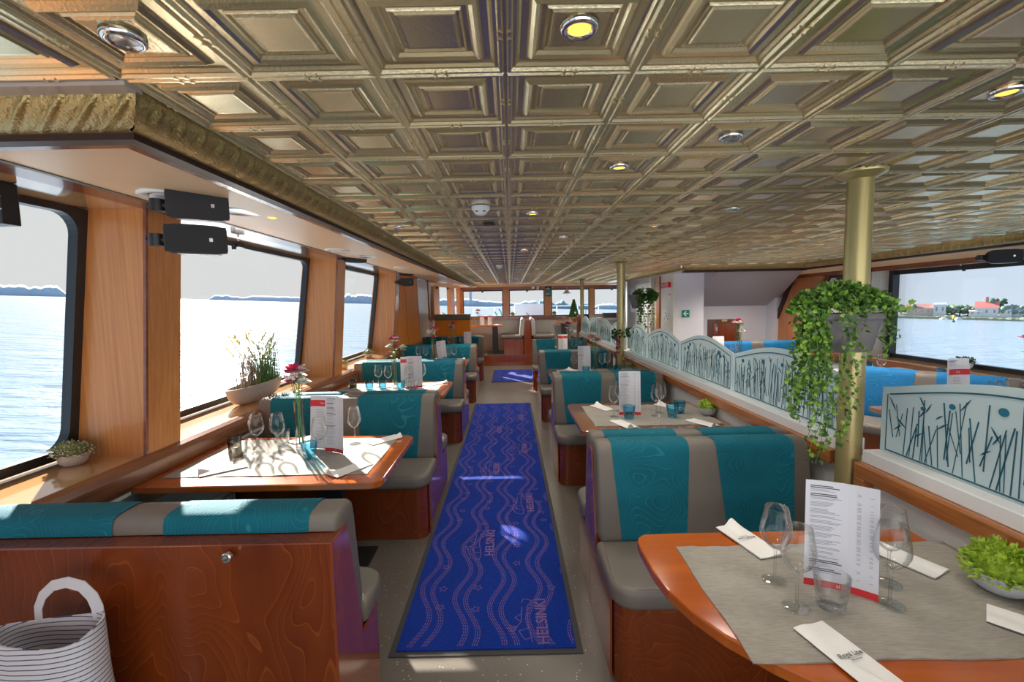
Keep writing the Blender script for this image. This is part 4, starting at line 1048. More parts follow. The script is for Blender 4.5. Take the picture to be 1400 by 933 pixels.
t_ = make_menu(.15, .335, 'red', 3, .10); t_.location = (-1.215, 2.76, TZ); t_.rotation_euler = (0, 0, -.25); t_['label'] = 'rear menu card with a red heading on the nearest left table'; t_['group'] = GM
t_ = make_menu(.15, .345, 'list', 4, .06); t_.location = (-1.10, 2.69, TZ); t_.rotation_euler = (0, 0, -.45); t_['label'] = 'front menu card with red foot band on the nearest left table'; t_['group'] = GM
ch = thing('candle_holder', 'smoky glass candle holder on the nearest left table', 'candle holder', (-1.755, 2.765, TZ))
MB().lathe([(0, 0), (.036, 0), (.038, .004), (.038, .098), (.036, .098), (.036, .008), (0, .007)], 28).build('glass_cup', M['glass_smoke'], ch, smooth=50, off=(0, 0, 0))
MB().lathe([(0, .009), (.018, .009), (.018, .022), (0, .022)], 18).build('candle', M['wax'], ch, off=(0, 0, 0))
mk_nap((-1.62, 2.435, TZ), -.9, 'napkin on the nearest left table, front left corner', GN)
mk_nap((-.90, 2.40, TZ), -.6, 'napkin on the nearest left table, front right, half in shade', GN)
mk_nap((-.86, 2.93, TZ), 2.4, 'napkin on the nearest left table, back right corner', GN)
mk_nap((-1.40, 2.99, TZ), 2.5, 'napkin on the nearest left table, behind the vase', GN)
# --- nearest right table
runner('grey beige linen runner on the nearest right table', .585, 1.56, 1.03, 1.56)
mk_wine((.815, 1.225, TZ), 0, 'wine glass on the nearest right table, front one of the left pair', GW)
mk_wine((.825, 1.35, TZ), .4, 'wine glass on the nearest right table, rear one of the left pair', GW)
mk_wine((1.09, 1.23, TZ), .8, 'wine glass on the nearest right table, front one of the right pair', GW)
mk_wine((1.165, 1.325, TZ), .8, 'wine glass on the nearest right table, rear one of the right pair', GW)
mk_clear((.915, 1.225, TZ), .1, 'clear cut tumbler in front of the large menu card', GT)
t_ = make_menu(.185, .325, 'list', 8, .14); t_.location = (.985, 1.285, TZ); t_.rotation_euler = (0, 0, -.52); t_['label'] = 'large drinks menu card on the nearest right table'; t_['group'] = GM
tuft_pot('lime green tuft in a grey bowl on the nearest right table', 1.475, 1.285, TZ, .075, .058, 'leaf_lime', 'greypot', .082, 2, 800, 1.0)
mk_napp((.825, 1.04, TZ + .002), .24, 'lettered napkin at the front edge of the nearest right table', GN)
mk_napp((.865, 1.585, TZ + .002), PI + .24, 'lettered napkin at the back edge of the nearest right table', GN)
mk_nap((1.32, 1.46, TZ + .002), PI + .45, 'napkin behind the right pair of wine glasses', GN)
mk_nap((1.40, 1.10, TZ + .002), .75, 'napkin in front of the lime tuft at the right edge', GN)
# --- second right table
runner('linen runner on the second right table', .60, 1.53, 3.16, 3.80)
W = 'second right table'
mk_wine((.795, 3.42, TZ), 0, 'wine glass left of the menu card on the ' + W, GW); mk_wine((.885, 3.60, TZ), 0, 'wine glass half hidden behind the menu card on the ' + W, GW)
mk_wine((1.125, 3.42, TZ), 0, 'wine glass on the %s, front left of the right hand pair' % W, GW); mk_wine((1.19, 3.52, TZ), 0, 'wine glass on the %s, rear of the right hand pair' % W, GW)
mk_blue((.895, 3.36, TZ), 0, 'blue tumbler in front of the menu card on the ' + W, GT); mk_blue((1.235, 3.38, TZ), .2, 'blue tumbler on the %s, front of the two by the wine glasses' % W, GT); mk_blue((1.335, 3.50, TZ), .5, 'blue tumbler on the %s, rear of the two by the wine glasses' % W, GT)
t_ = make_menu(.168, .345, 'list', 12, .08); t_.location = (.93, 3.46, TZ); t_.rotation_euler = (0, 0, -.08); t_['label'] = 'menu card standing on the ' + W; t_['group'] = GM
tuft_pot('small lime green tuft in a grey pot on the ' + W, 1.53, 3.42, TZ, .058, .062, 'leaf_lime', 'greypot', .070, 3, 500, .8)
mk_nap((.815, 3.20, TZ), .35, 'napkin at the front left of the ' + W, GN); mk_nap((1.385, 3.19, TZ), .5, 'napkin at the front right of the ' + W, GN)
mk_nap((.765, 3.72, TZ), PI + .4, 'napkin at the back left of the ' + W, GN); mk_nap((1.32, 3.72, TZ), PI + .5, 'napkin behind the blue tumblers on the ' + W, GN)
# --- third right table
W = 'third right table'; Y = 5.60
runner('linen runner on the third right table', .60, 1.53, Y - .33, Y + .32)
mk_wine((.80, Y + .05, TZ), 0, 'wine glass left of the menu card on the ' + W, GW); mk_wine((1.15, Y, TZ), 0, 'wine glass on the %s, left of the pair' % W, GW); mk_wine((1.23, Y + .06, TZ), 0, 'wine glass on the %s, right of the pair' % W, GW)
mk_blue((.93, Y - .1, TZ), 0, 'blue tumbler before the menu card on the ' + W, GT); mk_blue((1.25, Y - .12, TZ), 0, 'blue tumbler on the %s, left of two' % W, GT); mk_blue((1.34, Y - .04, TZ), 0, 'blue tumbler on the %s, right of two' % W, GT)
t_ = make_menu(.16, .34, 'list', 22, .06); t_.location = (.93, Y + .02, TZ); t_['label'] = 'menu card standing on the ' + W; t_['group'] = GM
vase('glass vase with white and pink blooms on the third right table', 1.07, Y + .05, TZ, .34, .028, ('petal_white', 'rose_pink'), .07, .13, 9)
tuft_pot('olive tuft in a grey pot on the third right table', 1.50, Y, TZ, .058, .065, 'leaf_olive', 'greypot', .068, 4, 300, .8)
mk_nap((.80, Y + .25, TZ), PI + .4, 'napkin at the back left of the ' + W, GN); mk_nap((.80, Y - .22, TZ), .4, 'napkin at the front left of the ' + W, GN)
# --- farthest right table
W = 'farthest right table'; Y = 7.75
runner('linen runner on the farthest right table', .56, 1.53, Y - .33, Y + .32)
mk_wine((.80, Y, TZ), 0, 'wine glass left of the card on the ' + W, GW); mk_wine((1.10, Y, TZ), 0, 'wine glass on the %s, left of the pair' % W, GW); mk_wine((1.19, Y, TZ), 0, 'wine glass on the %s, right of the pair' % W, GW)
t_ = make_menu(.16, .34, 'red', 32, .03); t_.location = (.91, Y, TZ); t_['label'] = 'card with a red heading on the ' + W; t_['group'] = GM
vase('glass vase with dark red roses on the farthest right table', 1.01, Y + .05, TZ, .36, .028, ('rose_dark', 'petal_white'), .05, .17, 12)
tuft_pot('small olive tuft on the farthest right table', 1.38, Y + .1, TZ, .055, .065, 'leaf_olive', 'greypot', .065, 6, 200, .8)
mk_nap((.74, Y, TZ), .3, 'napkin on the ' + W, GN)
# --- second left table
W = 'second left table'; Y = 4.80
runner('linen runner on the second left table', -1.86, -.78, Y - .30, Y + .33)
jar = thing('spice_jar', 'small glass jar at the window end of the second left table', 'jar', (-1.73, Y + .03, TZ))
MB().lathe([(0, 0), (.038, 0), (.04, .01), (.04, .075), (.03, .09), (.03, .10), (.028, .10), (.03, .075), (.036, .012), (0, .01)], 20).build('glass_body', M['glass_smoke'], jar, smooth=50, off=(0, 0, 0)); MB().lathe([(0, .012), (.033, .012), (.033, .05), (0, .05)], 16).build('contents', M['wax'], jar, off=(0, 0, 0))
mk_blue((-1.53, Y - .04, TZ), 0, 'blue tumbler on the %s, left of two' % W, GT); mk_blue((-1.40, Y, TZ), 0, 'blue tumbler on the %s, right of two by the vase' % W, GT)
mk_wine((-1.47, Y + .10, TZ), 0, 'wine glass on the %s, left of the pair' % W, GW); mk_wine((-1.345, Y + .04, TZ), 0, 'wine glass on the %s, beside the vase' % W, GW)
mk_wine((-1.10, Y - .05, TZ), 0, 'wine glass in front of the cards on the ' + W, GW); mk_wine((-.99, Y + .12, TZ), 0, 'wine glass right of the cards on the ' + W, GW)
mk_clear((-1.05, Y - .12, TZ), 0, 'clear tumbler in front of the cards on the ' + W, GT); mk_blue((-1.18, Y - .09, TZ), .2, 'blue tumbler in front of the red headed card on the ' + W, GT)
vase('glass vase with one magenta bloom on the second left table', -1.27, Y + .02, TZ, .30, .026, ('rose', 'petal_white'), .05, .24, 14)
t_ = make_menu(.14, .33, 'red', 41, .05); t_.location = (-1.15, Y + .08, TZ); t_['label'] = 'rear card with red heading on the ' + W; t_['group'] = GM
t_ = make_menu(.165, .345, 'list', 42, .05); t_.location = (-1.05, Y, TZ); t_['label'] = 'front menu card on the ' + W; t_['group'] = GM
mk_nap((-1.66, Y - .27, TZ), -.8, 'napkin at the front left of the ' + W, GN); mk_nap((-.84, Y + .25, TZ), 2.5, 'napkin at the back right of the ' + W, GN); mk_nap((-1.05, Y - .28, TZ), -.6, 'napkin at the front edge of the %s, before the cards' % W, GN)
# --- third left table
W = 'third left table'; Y = 6.98
runner('linen runner on the third left table', -1.86, -.78, Y - .30, Y + .33)
mk_wine((-1.45, Y, TZ), 0, 'wine glass on the %s, leftmost' % W, GW); mk_wine((-1.34, Y, TZ), 0, 'wine glass on the %s, second from the left' % W, GW); mk_wine((-.96, Y - .08, TZ), 0, 'wine glass right of the card on the ' + W, GW); mk_wine((-.89, Y, TZ), 0, 'rightmost wine glass on the ' + W, GW)
mk_blue((-1.42, Y - .12, TZ), 0, 'blue tumbler on the %s, at its window end' % W, GT); mk_blue((-1.0, Y - .16, TZ), 0, 'blue tumbler beside the leaning card on the ' + W, GT)
vase('glass vase with magenta and white blooms on the third left table', -1.215, Y, TZ, .32, .028, ('rose', 'petal_white'), .06, .20, 15)
vase('small glass carafe with a white bloom by the third window', -1.72, Y + .12, TZ, .16, .035, ('petal_white',), .02, .08, 16, 1)
t_ = make_menu(.15, .335, 'list', 51, .05); t_.location = (-1.06, Y - .05, TZ); t_.rotation_euler = (0, -.12, -.2); t_['label'] = 'tilted menu card on the ' + W; t_['group'] = GM
mk_nap((-.85, Y + .20, TZ), 2.5, 'napkin at the right end of the ' + W, GN); mk_nap((-1.30, Y + .2, TZ), 2.5, 'napkin behind the glasses on the ' + W, GN)
# --- farthest left table
W = 'farthest left table'; Y = 9.12
runner('linen runner on the farthest left table', -1.80, -.78, Y - .30, Y + .30)
mk_wine((-1.37, Y, TZ), 0, 'wine glass on the %s, left of the vase' % W, GW); mk_wine((-1.27, Y + .1, TZ), 0, 'wine glass on the %s, right beside the vase' % W, GW); mk_wine((-1.0, Y, TZ), 0, 'wine glass left of the card on the ' + W, GW)
t_ = make_menu(.15, .335, 'list', 61, .04); t_.location = (-.88, Y, TZ); t_['label'] = 'menu card on the ' + W; t_['group'] = GM
vase('tall glass vase with red and white blooms on the farthest left table', -1.19, Y, TZ, .34, .03, ('rose', 'petal_white'), .09, .17, 18)

# ------------------------------------------------------------------ ceiling lamps and fittings
def downlight(x, y, on, label, z=CEIL - .004, s=.74):
    t_ = thing('ceiling_downlight', label, 'ceiling lamp', (x, y, z), 'recessed downlights')
    MB().lathe([(.032 * s, .006), (.034 * s, -.004), (.046 * s, -.0065), (.052 * s, -.003), (.053 * s, .004)], 28).build('trim_ring', M['chrome'], t_, smooth='all', off=(0, 0, 0))
    MB().lathe([(0, .004), (.012 * s, .0035), (.031 * s, -.001)], 20).build('bulb_face', M['lamp_on'] if on else M['steel'], t_, smooth='all', off=(0, 0, 0))
    ld = bpy.data.lights.new('lamp', 'SPOT'); ld.energy = (15 if on else 11) * (5.5 if y > 5 and x > 2.2 else 3.4 if y > 5 or x > 2.4 else 1); ld.spot_size = 2.7; ld.spot_blend = 1; ld.shadow_soft_size = .10; ld.color = (1, .90, .78) if on else (1, .96, .92)  # added fill: unlit fittings shine too, far and right lamps are boosted
    lo = bpy.data.objects.new('lamp_light', ld); C.objects.link(lo); lo.location = (0, 0, -.03); lo.parent = t_
    return t_
downs = [(-.77, .955, 0, 'chrome downlight in the corner tile near the left cornice'), (.150, .945, 1, 'glowing amber downlight, largest, in the nearest middle tile'), (.762, 1.57, 0, 'unlit chrome downlight right of the middle, before the gold post'),
         (.458, 1.88, 1, 'small glowing downlight just right of the middle row'), (1.36, 1.26, 1, 'glowing downlight at the right edge of view'), (.150, 2.80, 1, 'glowing downlight in the middle, beyond the smoke detector'),
         (1.07, 3.33, 1, 'glowing downlight over the second right table'), (1.37, 2.78, 0, 'unlit downlight left of the thick gold post'), (.46, 3.81, 1, 'small glowing downlight over the aisle, third in depth'), (.16, 4.7, 1, 'small glowing downlight over the far end of the carpet'),
         (2.43, 6.2, 1, 'faint glowing downlight near the stair recess, left one'), (3.20, 6.4, 1, 'faint glowing downlight near the stair recess, right one'), (2.75, 5.2, 1, 'glowing downlight beyond the trailing ivy'), (3.2, 3.3, 0, 'unlit downlight over the right window bench'),
         (2.82, 4.3, 1, 'glowing downlight beside the thick gold post, left of it'), (3.5, 4.4, 1, 'glowing downlight right of the thick gold post'), (-.46, 5.3, 0, 'unlit downlight over the third left bench'), (-.77, 3.2, 0, 'unlit downlight near the left cornice'), (-.46, 7.4, 1, 'far glowing downlight left of the middle'), (.46, 7.4, 1, 'far glowing downlight right of the middle'), (.15, 10.1, 1, 'farthest small glowing downlight before the bow windows'), (-.77, 11.3, 1, 'added fill downlight above the high orange backed bow bench'), (1.07, 11.6, 1, 'added fill downlight above the back-to-back bow seats'), (2.3, 9.3, 1, 'small downlight above the white side wall and its ivy')]  # both downlights over the bow seating are added to brighten the bow
for x, y, on, lb in downs: downlight(x, y, on, lb)
downlight(4.1, 7.335, 1, 'tiny glowing spotlight in the dark soffit of the stair recess', 2.106)
def detector(x, y, label, s=1):
    t_ = thing('smoke_detector', label, 'smoke detector', (x, y, CEIL))
    MB().lathe([(.052 * s, 0), (.052 * s, -.015), (.046 * s, -.022), (.034 * s, -.040), (.018 * s, -.048), (0, -.048)], 24).build('housing', M['white'], t_, smooth=30, off=(0, 0, 0))
    m = MB()
    for k in range(6): a = k * PI / 3; m.obox((.040 * s * math.cos(a), .040 * s * math.sin(a), -.031), .004, .016 * s, .006, (0, 0, a))
    m.build('slots', M['black'], t_, off=(0, 0, 0)); return t_
detector(-.155, 2.59, 'white round smoke detector on the ceiling'); detector(-.14, 6.5, 'far pale round detector on the ceiling', .9)
dg_ = thing('ceiling_speaker', 'dark round ceiling grille beyond the smoke detector', 'speaker', (-.135, 3.15, CEIL - .006)); MB().lathe([(0, -.004), (.035, -.004), (.042, 0), (.042, .006)], 20).build('grille', M['black'], dg_, off=(0, 0, 0))
def soffz(x): return 2.125 + (-1.05 - x) / .68 * .047
def vent(x, y, label, ring=True):
    t_ = thing('air_vent', label, 'air vent', (x, y, soffz(x)))
    if ring:
        MB().lathe([(.105, .002), (.108, -.006), (.095, -.014), (.075, -.010), (.070, -.002)], 32).build('outer_ring', M['white'], t_, smooth='all', off=(0, 0, 0))
        MB().lathe([(0, -.022), (.045, -.021), (.062, -.014), (.060, -.008), (0, -.008)], 32).build('disc', M['white'], t_, smooth=50, off=(0, 0, 0))
    else:
        MB().lathe([(.10, .001), (.10, -.004), (.092, -.005), (.090, -.003), (0, -.003)], 32).build('grille', M['steel'], t_, smooth=50, off=(0, 0, 0))
    return t_
vent(-1.50, 2.02, 'white round air vent beside the upper near speaker'); vent(-1.37, 2.36, 'flat round grey speaker grille in the soffit behind the near speakers', False)
vent(-1.53, 4.05, 'white round air vent above the second window'); vent(-1.42, 4.6, 'flat round grille in the soffit further along', False); vent(-1.40, 5.9, 'small looking white air vent above the third window')
sl = thing('soffit_spotlight', 'tiny glowing spotlight in the left soffit', 'lamp', (-1.29, 2.50, soffz(-1.29))); MB().lathe([(0, -.003), (.018, -.003), (.024, 0), (.024, .003)], 16).build('lens', M['lamp_on'], sl, off=(0, 0, 0))

def make_speaker():
    """black wall speaker, grille faces -y, mounted towards -x"""
    t_ = thing('wall_speaker', '', 'speaker', local=True)
    def ring(z, f): 
        w, d = .115 * f, .10 * f; out = []
        return out
    m = MB(); R_ = []
    for k in range(9):
        u = -1 + k / 4; hw = .085 * (1 - .05 * u * u)
        x = u * .135; f = math.sqrt(max(0, 1 - (abs(u) ** 6) * .45))
        R_.append([(x, -.045, -.075 * f), (x, -.045, .075 * f), (x, .0, .078 * f), (x, .05, .06 * f), (x, .085, .03 * f), (x, .085, -.03 * f), (x, .05, -.06 * f), (x, .0, -.078 * f)])
    m.rings(R_, True, True); m.build('cabinet', M['black'], t_, smooth=50, normals=True)
    m = MB(); m.box(-.132, .132, -.050, -.0455, -.068, .068); m.build('front_grille', flat('black_mesh_grille', (.035, .037, .042), rough=.6, bump=.5, bscale=500), t_, bevel=.004)
    MB().box(.055, .070, -.0515, -.050, -.009, .009).build('badge', M['steel'], t_)
    m = MB(); m.tube([(-.10, .04, 0), (-.15, .06, 0), (-.20, .10, 0)], .020, 10); m.lathe([(0, -.03), (.036, -.03), (.036, .03), (0, .03)], 14, c=(-.165, .07, 0)); m.build('bracket', M['black'], t_, smooth=50)
    return t_
mk_sp = Maker(make_speaker)
for (px_, py_, X_), lb in zip([(264, 284, -1.66), (262, 330, -1.68), (482, 352, -1.66), (553, 372, -1.68), (553, 386, -1.70), (585, 381, -1.72), (609, 386, -1.66), (632, 388, -1.5)],
    ['upper of the two near black speakers on the left pillar', 'lower of the two near black speakers on the left pillar', 'single black speaker at the second left pillar', 'upper black speaker at the third left pillar', 'lower black speaker at the third left pillar', 'black speaker above the pale slanted panel', 'black speaker between the small left bow windows', 'farthest black speaker in the left bow corner']):
    y_ = {264: 2.02, 262: 2.02, 482: 4.93, 553: 7.45, 585: 9.8, 609: 11.6, 632: 12.6}[px_]
    d_ = _f + _r * ((px_ - 700) / F_PX) + _u * ((466.5 - py_) / F_PX); t0 = y_ / d_.y; p_ = Vector((0, 0, 1.65)) + d_ * t0
    o_ = mk_sp((p_.x + .035, y_ - .02, p_.z), .62, lb, 'black loudspeakers on the pillars'); o_.scale = (.84, .84, .84)
mk_sp((4.62, 4.20, 2.0), -.5, 'black speaker at the right edge of view over the window', 'black loudspeakers on the pillars'); mk_sp((4.78, 6.4, 1.93), PI / 2 - .3, 'black speaker behind the thick gold post', 'black loudspeakers on the pillars')
def blind_motor(x, y, z, label):
    t_ = thing('blind_bracket', label, 'bracket', (x, y, z), 'small black fittings hanging at the window heads')
    MB().box(-.03, .03, -.04, .04, -.045, -.002).build('housing', M['black'], t_, off=(0, 0, 0), bevel=.004); MB().box(-.02, .005, -.055, -.04, -.065, -.02).build('sensor', M['frame_black'], t_, off=(0, 0, 0)); MB().tube([(0, 0, -.005), (0, 0, .02)], .008, 8).build('stem', M['steel'], t_, off=(0, 0, 0))
    return t_
bm1 = blind_motor(-2.02, 3.40, 2.15, 'small black fitting with a red dot at the head of the second window'); MB().lathe([(0, 0), (.008, 0), (.008, .003), (0, .003)], 10).build('red_dot', M['red'], bm1, off=(0, 0, 0)).location = (.0, -.056, -.04)
blind_motor(-2.02, 5.55, 2.15, 'small black fitting at the head of the third left window'); blind_motor(-1.80, 11.2, 2.1, 'small black fitting before the pale slanted panel'); blind_motor(-1.62, 11.8, 2.1, 'small black fitting in the middle small bow window')
blind_motor(-.78, 12.9, 2.03, 'small black fitting in the first bow window'); blind_motor(.50, 12.9, 2.03, 'small black fitting in the second bow window'); blind_motor(2.93, 12.9, 2.03, 'small black fitting in the fourth bow window'); blind_motor(5.12, 5.1, 1.98, 'black fitting at the head of the right window')
MBq = MB().box(-.09, .09, -.02, .05, -.17, .0)
vb = thing('roller_blind', 'dark bottom corner of a window blind case at the left edge', 'blind', (-2.10, 1.84, 2.175)); MBq.build('case', M['black'], vb, off=(0, 0, 0), bevel=.004)
m = MB(); m.box(-.092, .092, -.022, -.02, -.115, -.11); m.box(-.092, .092, -.022, -.02, -.065, -.06); m.build('rib', M['steel'], vb, off=(0, 0, 0))

# ------------------------------------------------------------------ radiator, sill plants, planter
rd = thing('radiator', 'white ribbed radiator under the nearest left table', 'radiator', (-1.96, 3.1, .1))
m = MB(); m.box(-1.975, -1.955, 2.35, 3.0, .10, .40); m.build('back_plate', M['wall_grey'], rd)
for k in range(18): MB().box(-1.955, -1.925, 2.37 + k * .036, 2.392 + k * .036, .11, .385).build('fin', M['wall_grey'], rd, bevel=.003)
MB().box(-1.985, -1.92, 2.35, 3.02, .39, .405).build('top_grille', M['steel'], rd)
tuft_pot('dried cream blossom tuft in a stone bowl at the foot of the first pillar', -2.25, 2.24, .868, .062, .060, 'leaf_olive', 'concrete', .072, 21, 420, .8, True)
tuft_pot('small green tuft in a stone bowl, second sill plant', -2.12, 5.62, .868, .055, .06, 'leaf_olive', 'concrete', .062, 22, 260, .8)
tuft_pot('small green tuft in a stone bowl, third sill plant before the third pillar', -2.16, 6.75, .868, .060, .065, 'leaf_olive', 'concrete', .075, 23, 260, .8)
tuft_pot('small tuft at the foot of the pale slanted panel', -1.72, 11.5, 1.31, .05, .06, 'leaf_lime', 'concrete', .08, 24, 160, .9)
tuft_pot('green tuft in a white bowl on the right window sill', 5.14, 5.02, .81, .085, .075, 'leaf', 'white', .10, 25, 320, .55)
tuft_pot('lime tuft on the sill of the second bow window', .08, 12.98, 1.275, .05, .06, 'leaf_lime', 'concrete', .075, 26, 160, .9)
tuft_pot('pale tuft on the bow sill beside the exit sign post', 1.28, 12.98, 1.275, .05, .06, 'leaf_olive', 'concrete', .075, 27, 160, .9)
pl = thing('grass_planter', 'long oval stone planter with tall grasses on the left sill', 'planter', (-2.19, 3.80, .868))
m = MB(); R_ = []
for (f, z) in ((.55, 0), (.80, .02), (.94, .055), (1.0, .085), (1.0, .10), (.93, .10), (.88, .08), (.3, .078)):
    R_.append([( .085 * f * math.cos(a), .40 * f * math.sin(a), z * 1.5) for a in [2 * PI * i / 36 for i in range(36)]])
m.rings(R_, True, True); m.build('trough', M['concrete'], pl, smooth=50, off=(0, 0, 0))
r2 = random.Random(5); g1, g2, g3 = MB(), MB(), MB()
def blade(m, b, d, L, w, bend, n=6):
    b = Vector(b); d = Vector(d); vs = []
    s = Vector((r2.uniform(-1, 1), r2.uniform(-1, 1), 0)).normalized()
    for i in range(n + 1):
        t = i / n; p = b + Vector((0, 0, 1)) * L * t + d * (bend * t * t) - Vector((0, 0, 1)) * bend * .35 * t ** 3; ww = w * (1 - t) + .0006
        vs += [p - s * ww, p + s * ww]
    m.add(vs, [(2 * i, 2 * i + 1, 2 * i + 3, 2 * i + 2) for i in range(n)]); return p
for k in range(190):
    y = r2.uniform(-.02, .24); a = r2.uniform(0, 2 * PI); blade(g1, (r2.uniform(-.05, .05), y * 1.3, .10), (math.cos(a), math.sin(a), 0), r2.uniform(.24, .50), r2.uniform(.0018, .004), r2.uniform(.01, .09))
for k in range(110):
    y = r2.uniform(-.22, .02); a = r2.uniform(0, 2 * PI); blade(g2, (r2.uniform(-.05, .05), y * 1.2, .10), (math.cos(a), math.sin(a), 0), r2.uniform(.22, .52), r2.uniform(.0012, .003), r2.uniform(.01, .12))
for k in range(15):
    y = r2.uniform(-.2, .2); a = r2.uniform(0, 2 * PI) if k else PI * 1.2; d = (math.cos(a), math.sin(a), 0)
    e = blade(g3, (r2.uniform(-.04, .04), y, .10), d, r2.uniform(.34, .54), .0015, r2.uniform(.06, .20))
    for q in range(14): g3.obox((e.x - d[0] * q * .004 + r2.uniform(-.006, .006), e.y - d[1] * q * .004 + r2.uniform(-.006, .006), e.z - q * .006 + .01), .006, .006, .016, (r2.uniform(-.6, .6), r2.uniform(-.6, .6), 0))
g1.build('green_grass', M['grass'], pl, off=(0, 0, 0), kind='stuff'); g2.build('dry_grass', M['straw'], pl, off=(0, 0, 0), kind='stuff'); g3.build('seed_ears', M['ear'], pl, off=(0, 0, 0), kind='stuff')
m = MB()
for k in range(120): y = r2.uniform(-.05, .26); leaf_quad(m, (r2.uniform(-.05, .05), y * 1.25, .13 + r2.uniform(0, .03)), (r2.uniform(-1, 1), r2.uniform(-1, 1), .5), (0, 0, 1), .03, .018)
m.build('moss', M['leaf_light'], pl, off=(0, 0, 0), kind='stuff')

# ------------------------------------------------------------------ trailing ivy on the thick gold post
iv = thing('hanging_planter', 'taupe planter of trailing ivy strapped to the thick gold post', 'planter', (1.38, 1.90, 1.42))
m = MB(); R_ = []
def half(f, z, n=22):
    out = []
    for i in range(n): a = 2 * PI * i / n; out.append((1.385 + .165 * f * math.cos(a) * (1 if math.cos(a) < 0 else 1), 1.86 + .095 * f * math.sin(a), z))
    return out
for f, z in ((.72, 1.425), (.74, 1.43), (.93, 1.555), (.93, 1.558), (1.0, 1.56), (1.0, 1.583), (.92, 1.583), (.88, 1.56), (.2, 1.555)): R_.append(half(f, z))
m.rings(R_, True, True); m.build('trough', M['pot_taupe'], iv, smooth=35)
r2 = random.Random(31); lf, sm, l2 = MB(), MB(), MB()
def ivy_leaf(m, p, d, s):
    p = Vector(p); d = Vector(d).normalized(); n = Vector((r2.uniform(-1, 1), r2.uniform(-1.4, .2), r2.uniform(-.2, 1))).normalized(); w = d.cross(n)
    if w.length < .05: return
    w.normalize(); nn = w.cross(d)
    pts = [(0, 0), (.15, .45), (.45, .28), (.5, .55), (.72, .22), (1.05, 0), (.72, -.22), (.5, -.55), (.45, -.28), (.15, -.45)]
    vs = [p + d * a * s + w * b * s + nn * (abs(b) * .25) * s for a, b in pts] + [p + d * .4 * s]
    m.add(vs, [(i, (i + 1) % 10, 10) for i in range(10)])
for k in range(1900):     # crown
    a = r2.uniform(0, 2 * PI); q = math.sqrt(r2.random()); ux = .20 * q * math.cos(a); uy = .13 * q * math.sin(a); hz = .115 * (1 - q * q) ** .5
    p = (1.375 + ux, 1.86 + uy, 1.575 + hz * r2.uniform(.3, 1.1) + .01)
    ivy_leaf(lf if r2.random() < .72 else l2, p, (ux * 3 + r2.uniform(-.6, .6), uy * 3 + r2.uniform(-.6, .6), r2.uniform(-.4, .8)), r2.uniform(.014, .023))
def strand(x, y, L, dens, sway, ph):
    pts = []; n = int(L / .014)
    for i in range(n + 1):
        t = i / max(1, n); pts.append(Vector((x + sway * math.sin(t * 5 + ph) * .3 + .012 * math.sin(t * 14 + ph), y + .01 * math.sin(t * 9 + ph), 1.60 - L * t)))
    sm.tube(pts, .0013, 4)
    for p in pts:
        for q in range(dens):
            if r2.random() < .75: ivy_leaf(l2 if r2.random() < .45 else lf, p + Vector((r2.uniform(-.012, .012), r2.uniform(-.012, .012), 0)), (r2.uniform(-1, 1), r2.uniform(-.8, .3), r2.uniform(-1.2, .3)), r2.uniform(.013, .022))
for k in range(26): strand(1.19 + r2.uniform(-.03, .075), 1.78 + r2.uniform(-.03, .06), r2.choice((.2, .3, .38, .45)) * r2.uniform(.8, 1.1), 2, .06, r2.uniform(0, 6))
for x, L in ((1.205, .60), (1.225, .62), (1.24, .56), (1.19, .52), (1.335, .50), (1.325, .55), (1.26, .50), (1.34, .42), (1.39, .20)): strand(x, 1.755 + r2.uniform(-.01, .01), L, 2, .04, r2.uniform(0, 6))
for x, L in ((1.545, .20), (1.56, .18), (1.575, .12), (1.57, .16)): strand(x, 1.84, L, 2, .02, r2.uniform(0, 6))
for q in range(26): a = r2.uniform(PI, 2 * PI); ivy_leaf(l2, (1.385 + .2 * math.cos(a) + r2.uniform(-.03, .03), 1.80, 1.60 + r2.uniform(-.02, .05)), (math.cos(a), -.5, .3), .026)
lf.build('dark_leaves', M['leaf'], iv, kind='stuff'); l2.build('light_leaves', M['leaf_light'], iv, kind='stuff'); sm.build('stems', M['stem'], iv, kind='stuff')
# second hanging plant further on
hp = thing('hanging_planter', 'grey funnel planter with trailing plant on the second gold post', 'planter', (1.70, 6.1, 1.5))
MB().lathe([(0, -.10), (.045, -.10), (.10, .07), (.105, .07), (.105, .085), (.09, .085), (0, .06)], 20, c=(1.72, 6.12, 1.65)).build('funnel_pot', M['pot_taupe'], hp, smooth=50)
lf, sm = MB(), MB()
for k in range(650):
    a = r2.uniform(0, 2 * PI); q = math.sqrt(r2.random()); ivy_leaf(lf, (1.84 + .15 * q * math.cos(a), 6.1 + .12 * q * math.sin(a), 1.72 + .10 * r2.uniform(-1, 1) * (1 - q * q) ** .5), (math.cos(a), math.sin(a), r2.uniform(-.6, .6)), .042)
for k in range(14):
    x = 1.72 + r2.uniform(0, .26); L = r2.uniform(.15, .50)
    for i in range(int(L / .035)): ivy_leaf(lf, (x + r2.uniform(-.02, .02), 6.02, 1.66 - i * .035), (r2.uniform(-1, 1), -.4, r2.uniform(-1, .2)), .036)
    sm.tube([(x, 6.03, 1.7), (x, 6.03, 1.66 - L)], .002, 4)
lf.build('leaves', M['leaf'], hp, kind='stuff'); sm.build('stems', M['stem'], hp, kind='stuff')
vn = thing('trailing_vine', 'dark reddish vine wound round the second gold post at glass height', 'plant', (1.53, 6.1, 1.2)); m = MB(); m2 = MB()
for k in range(90): a = r2.uniform(-PI, 0.3); ivy_leaf(m, (1.53 + .09 * math.cos(a) + r2.uniform(-.03, .03), 6.14 + .09 * math.sin(a), 1.20 + r2.uniform(-.05, .08)), (math.cos(a), math.sin(a), r2.uniform(-1, .5)), .04)
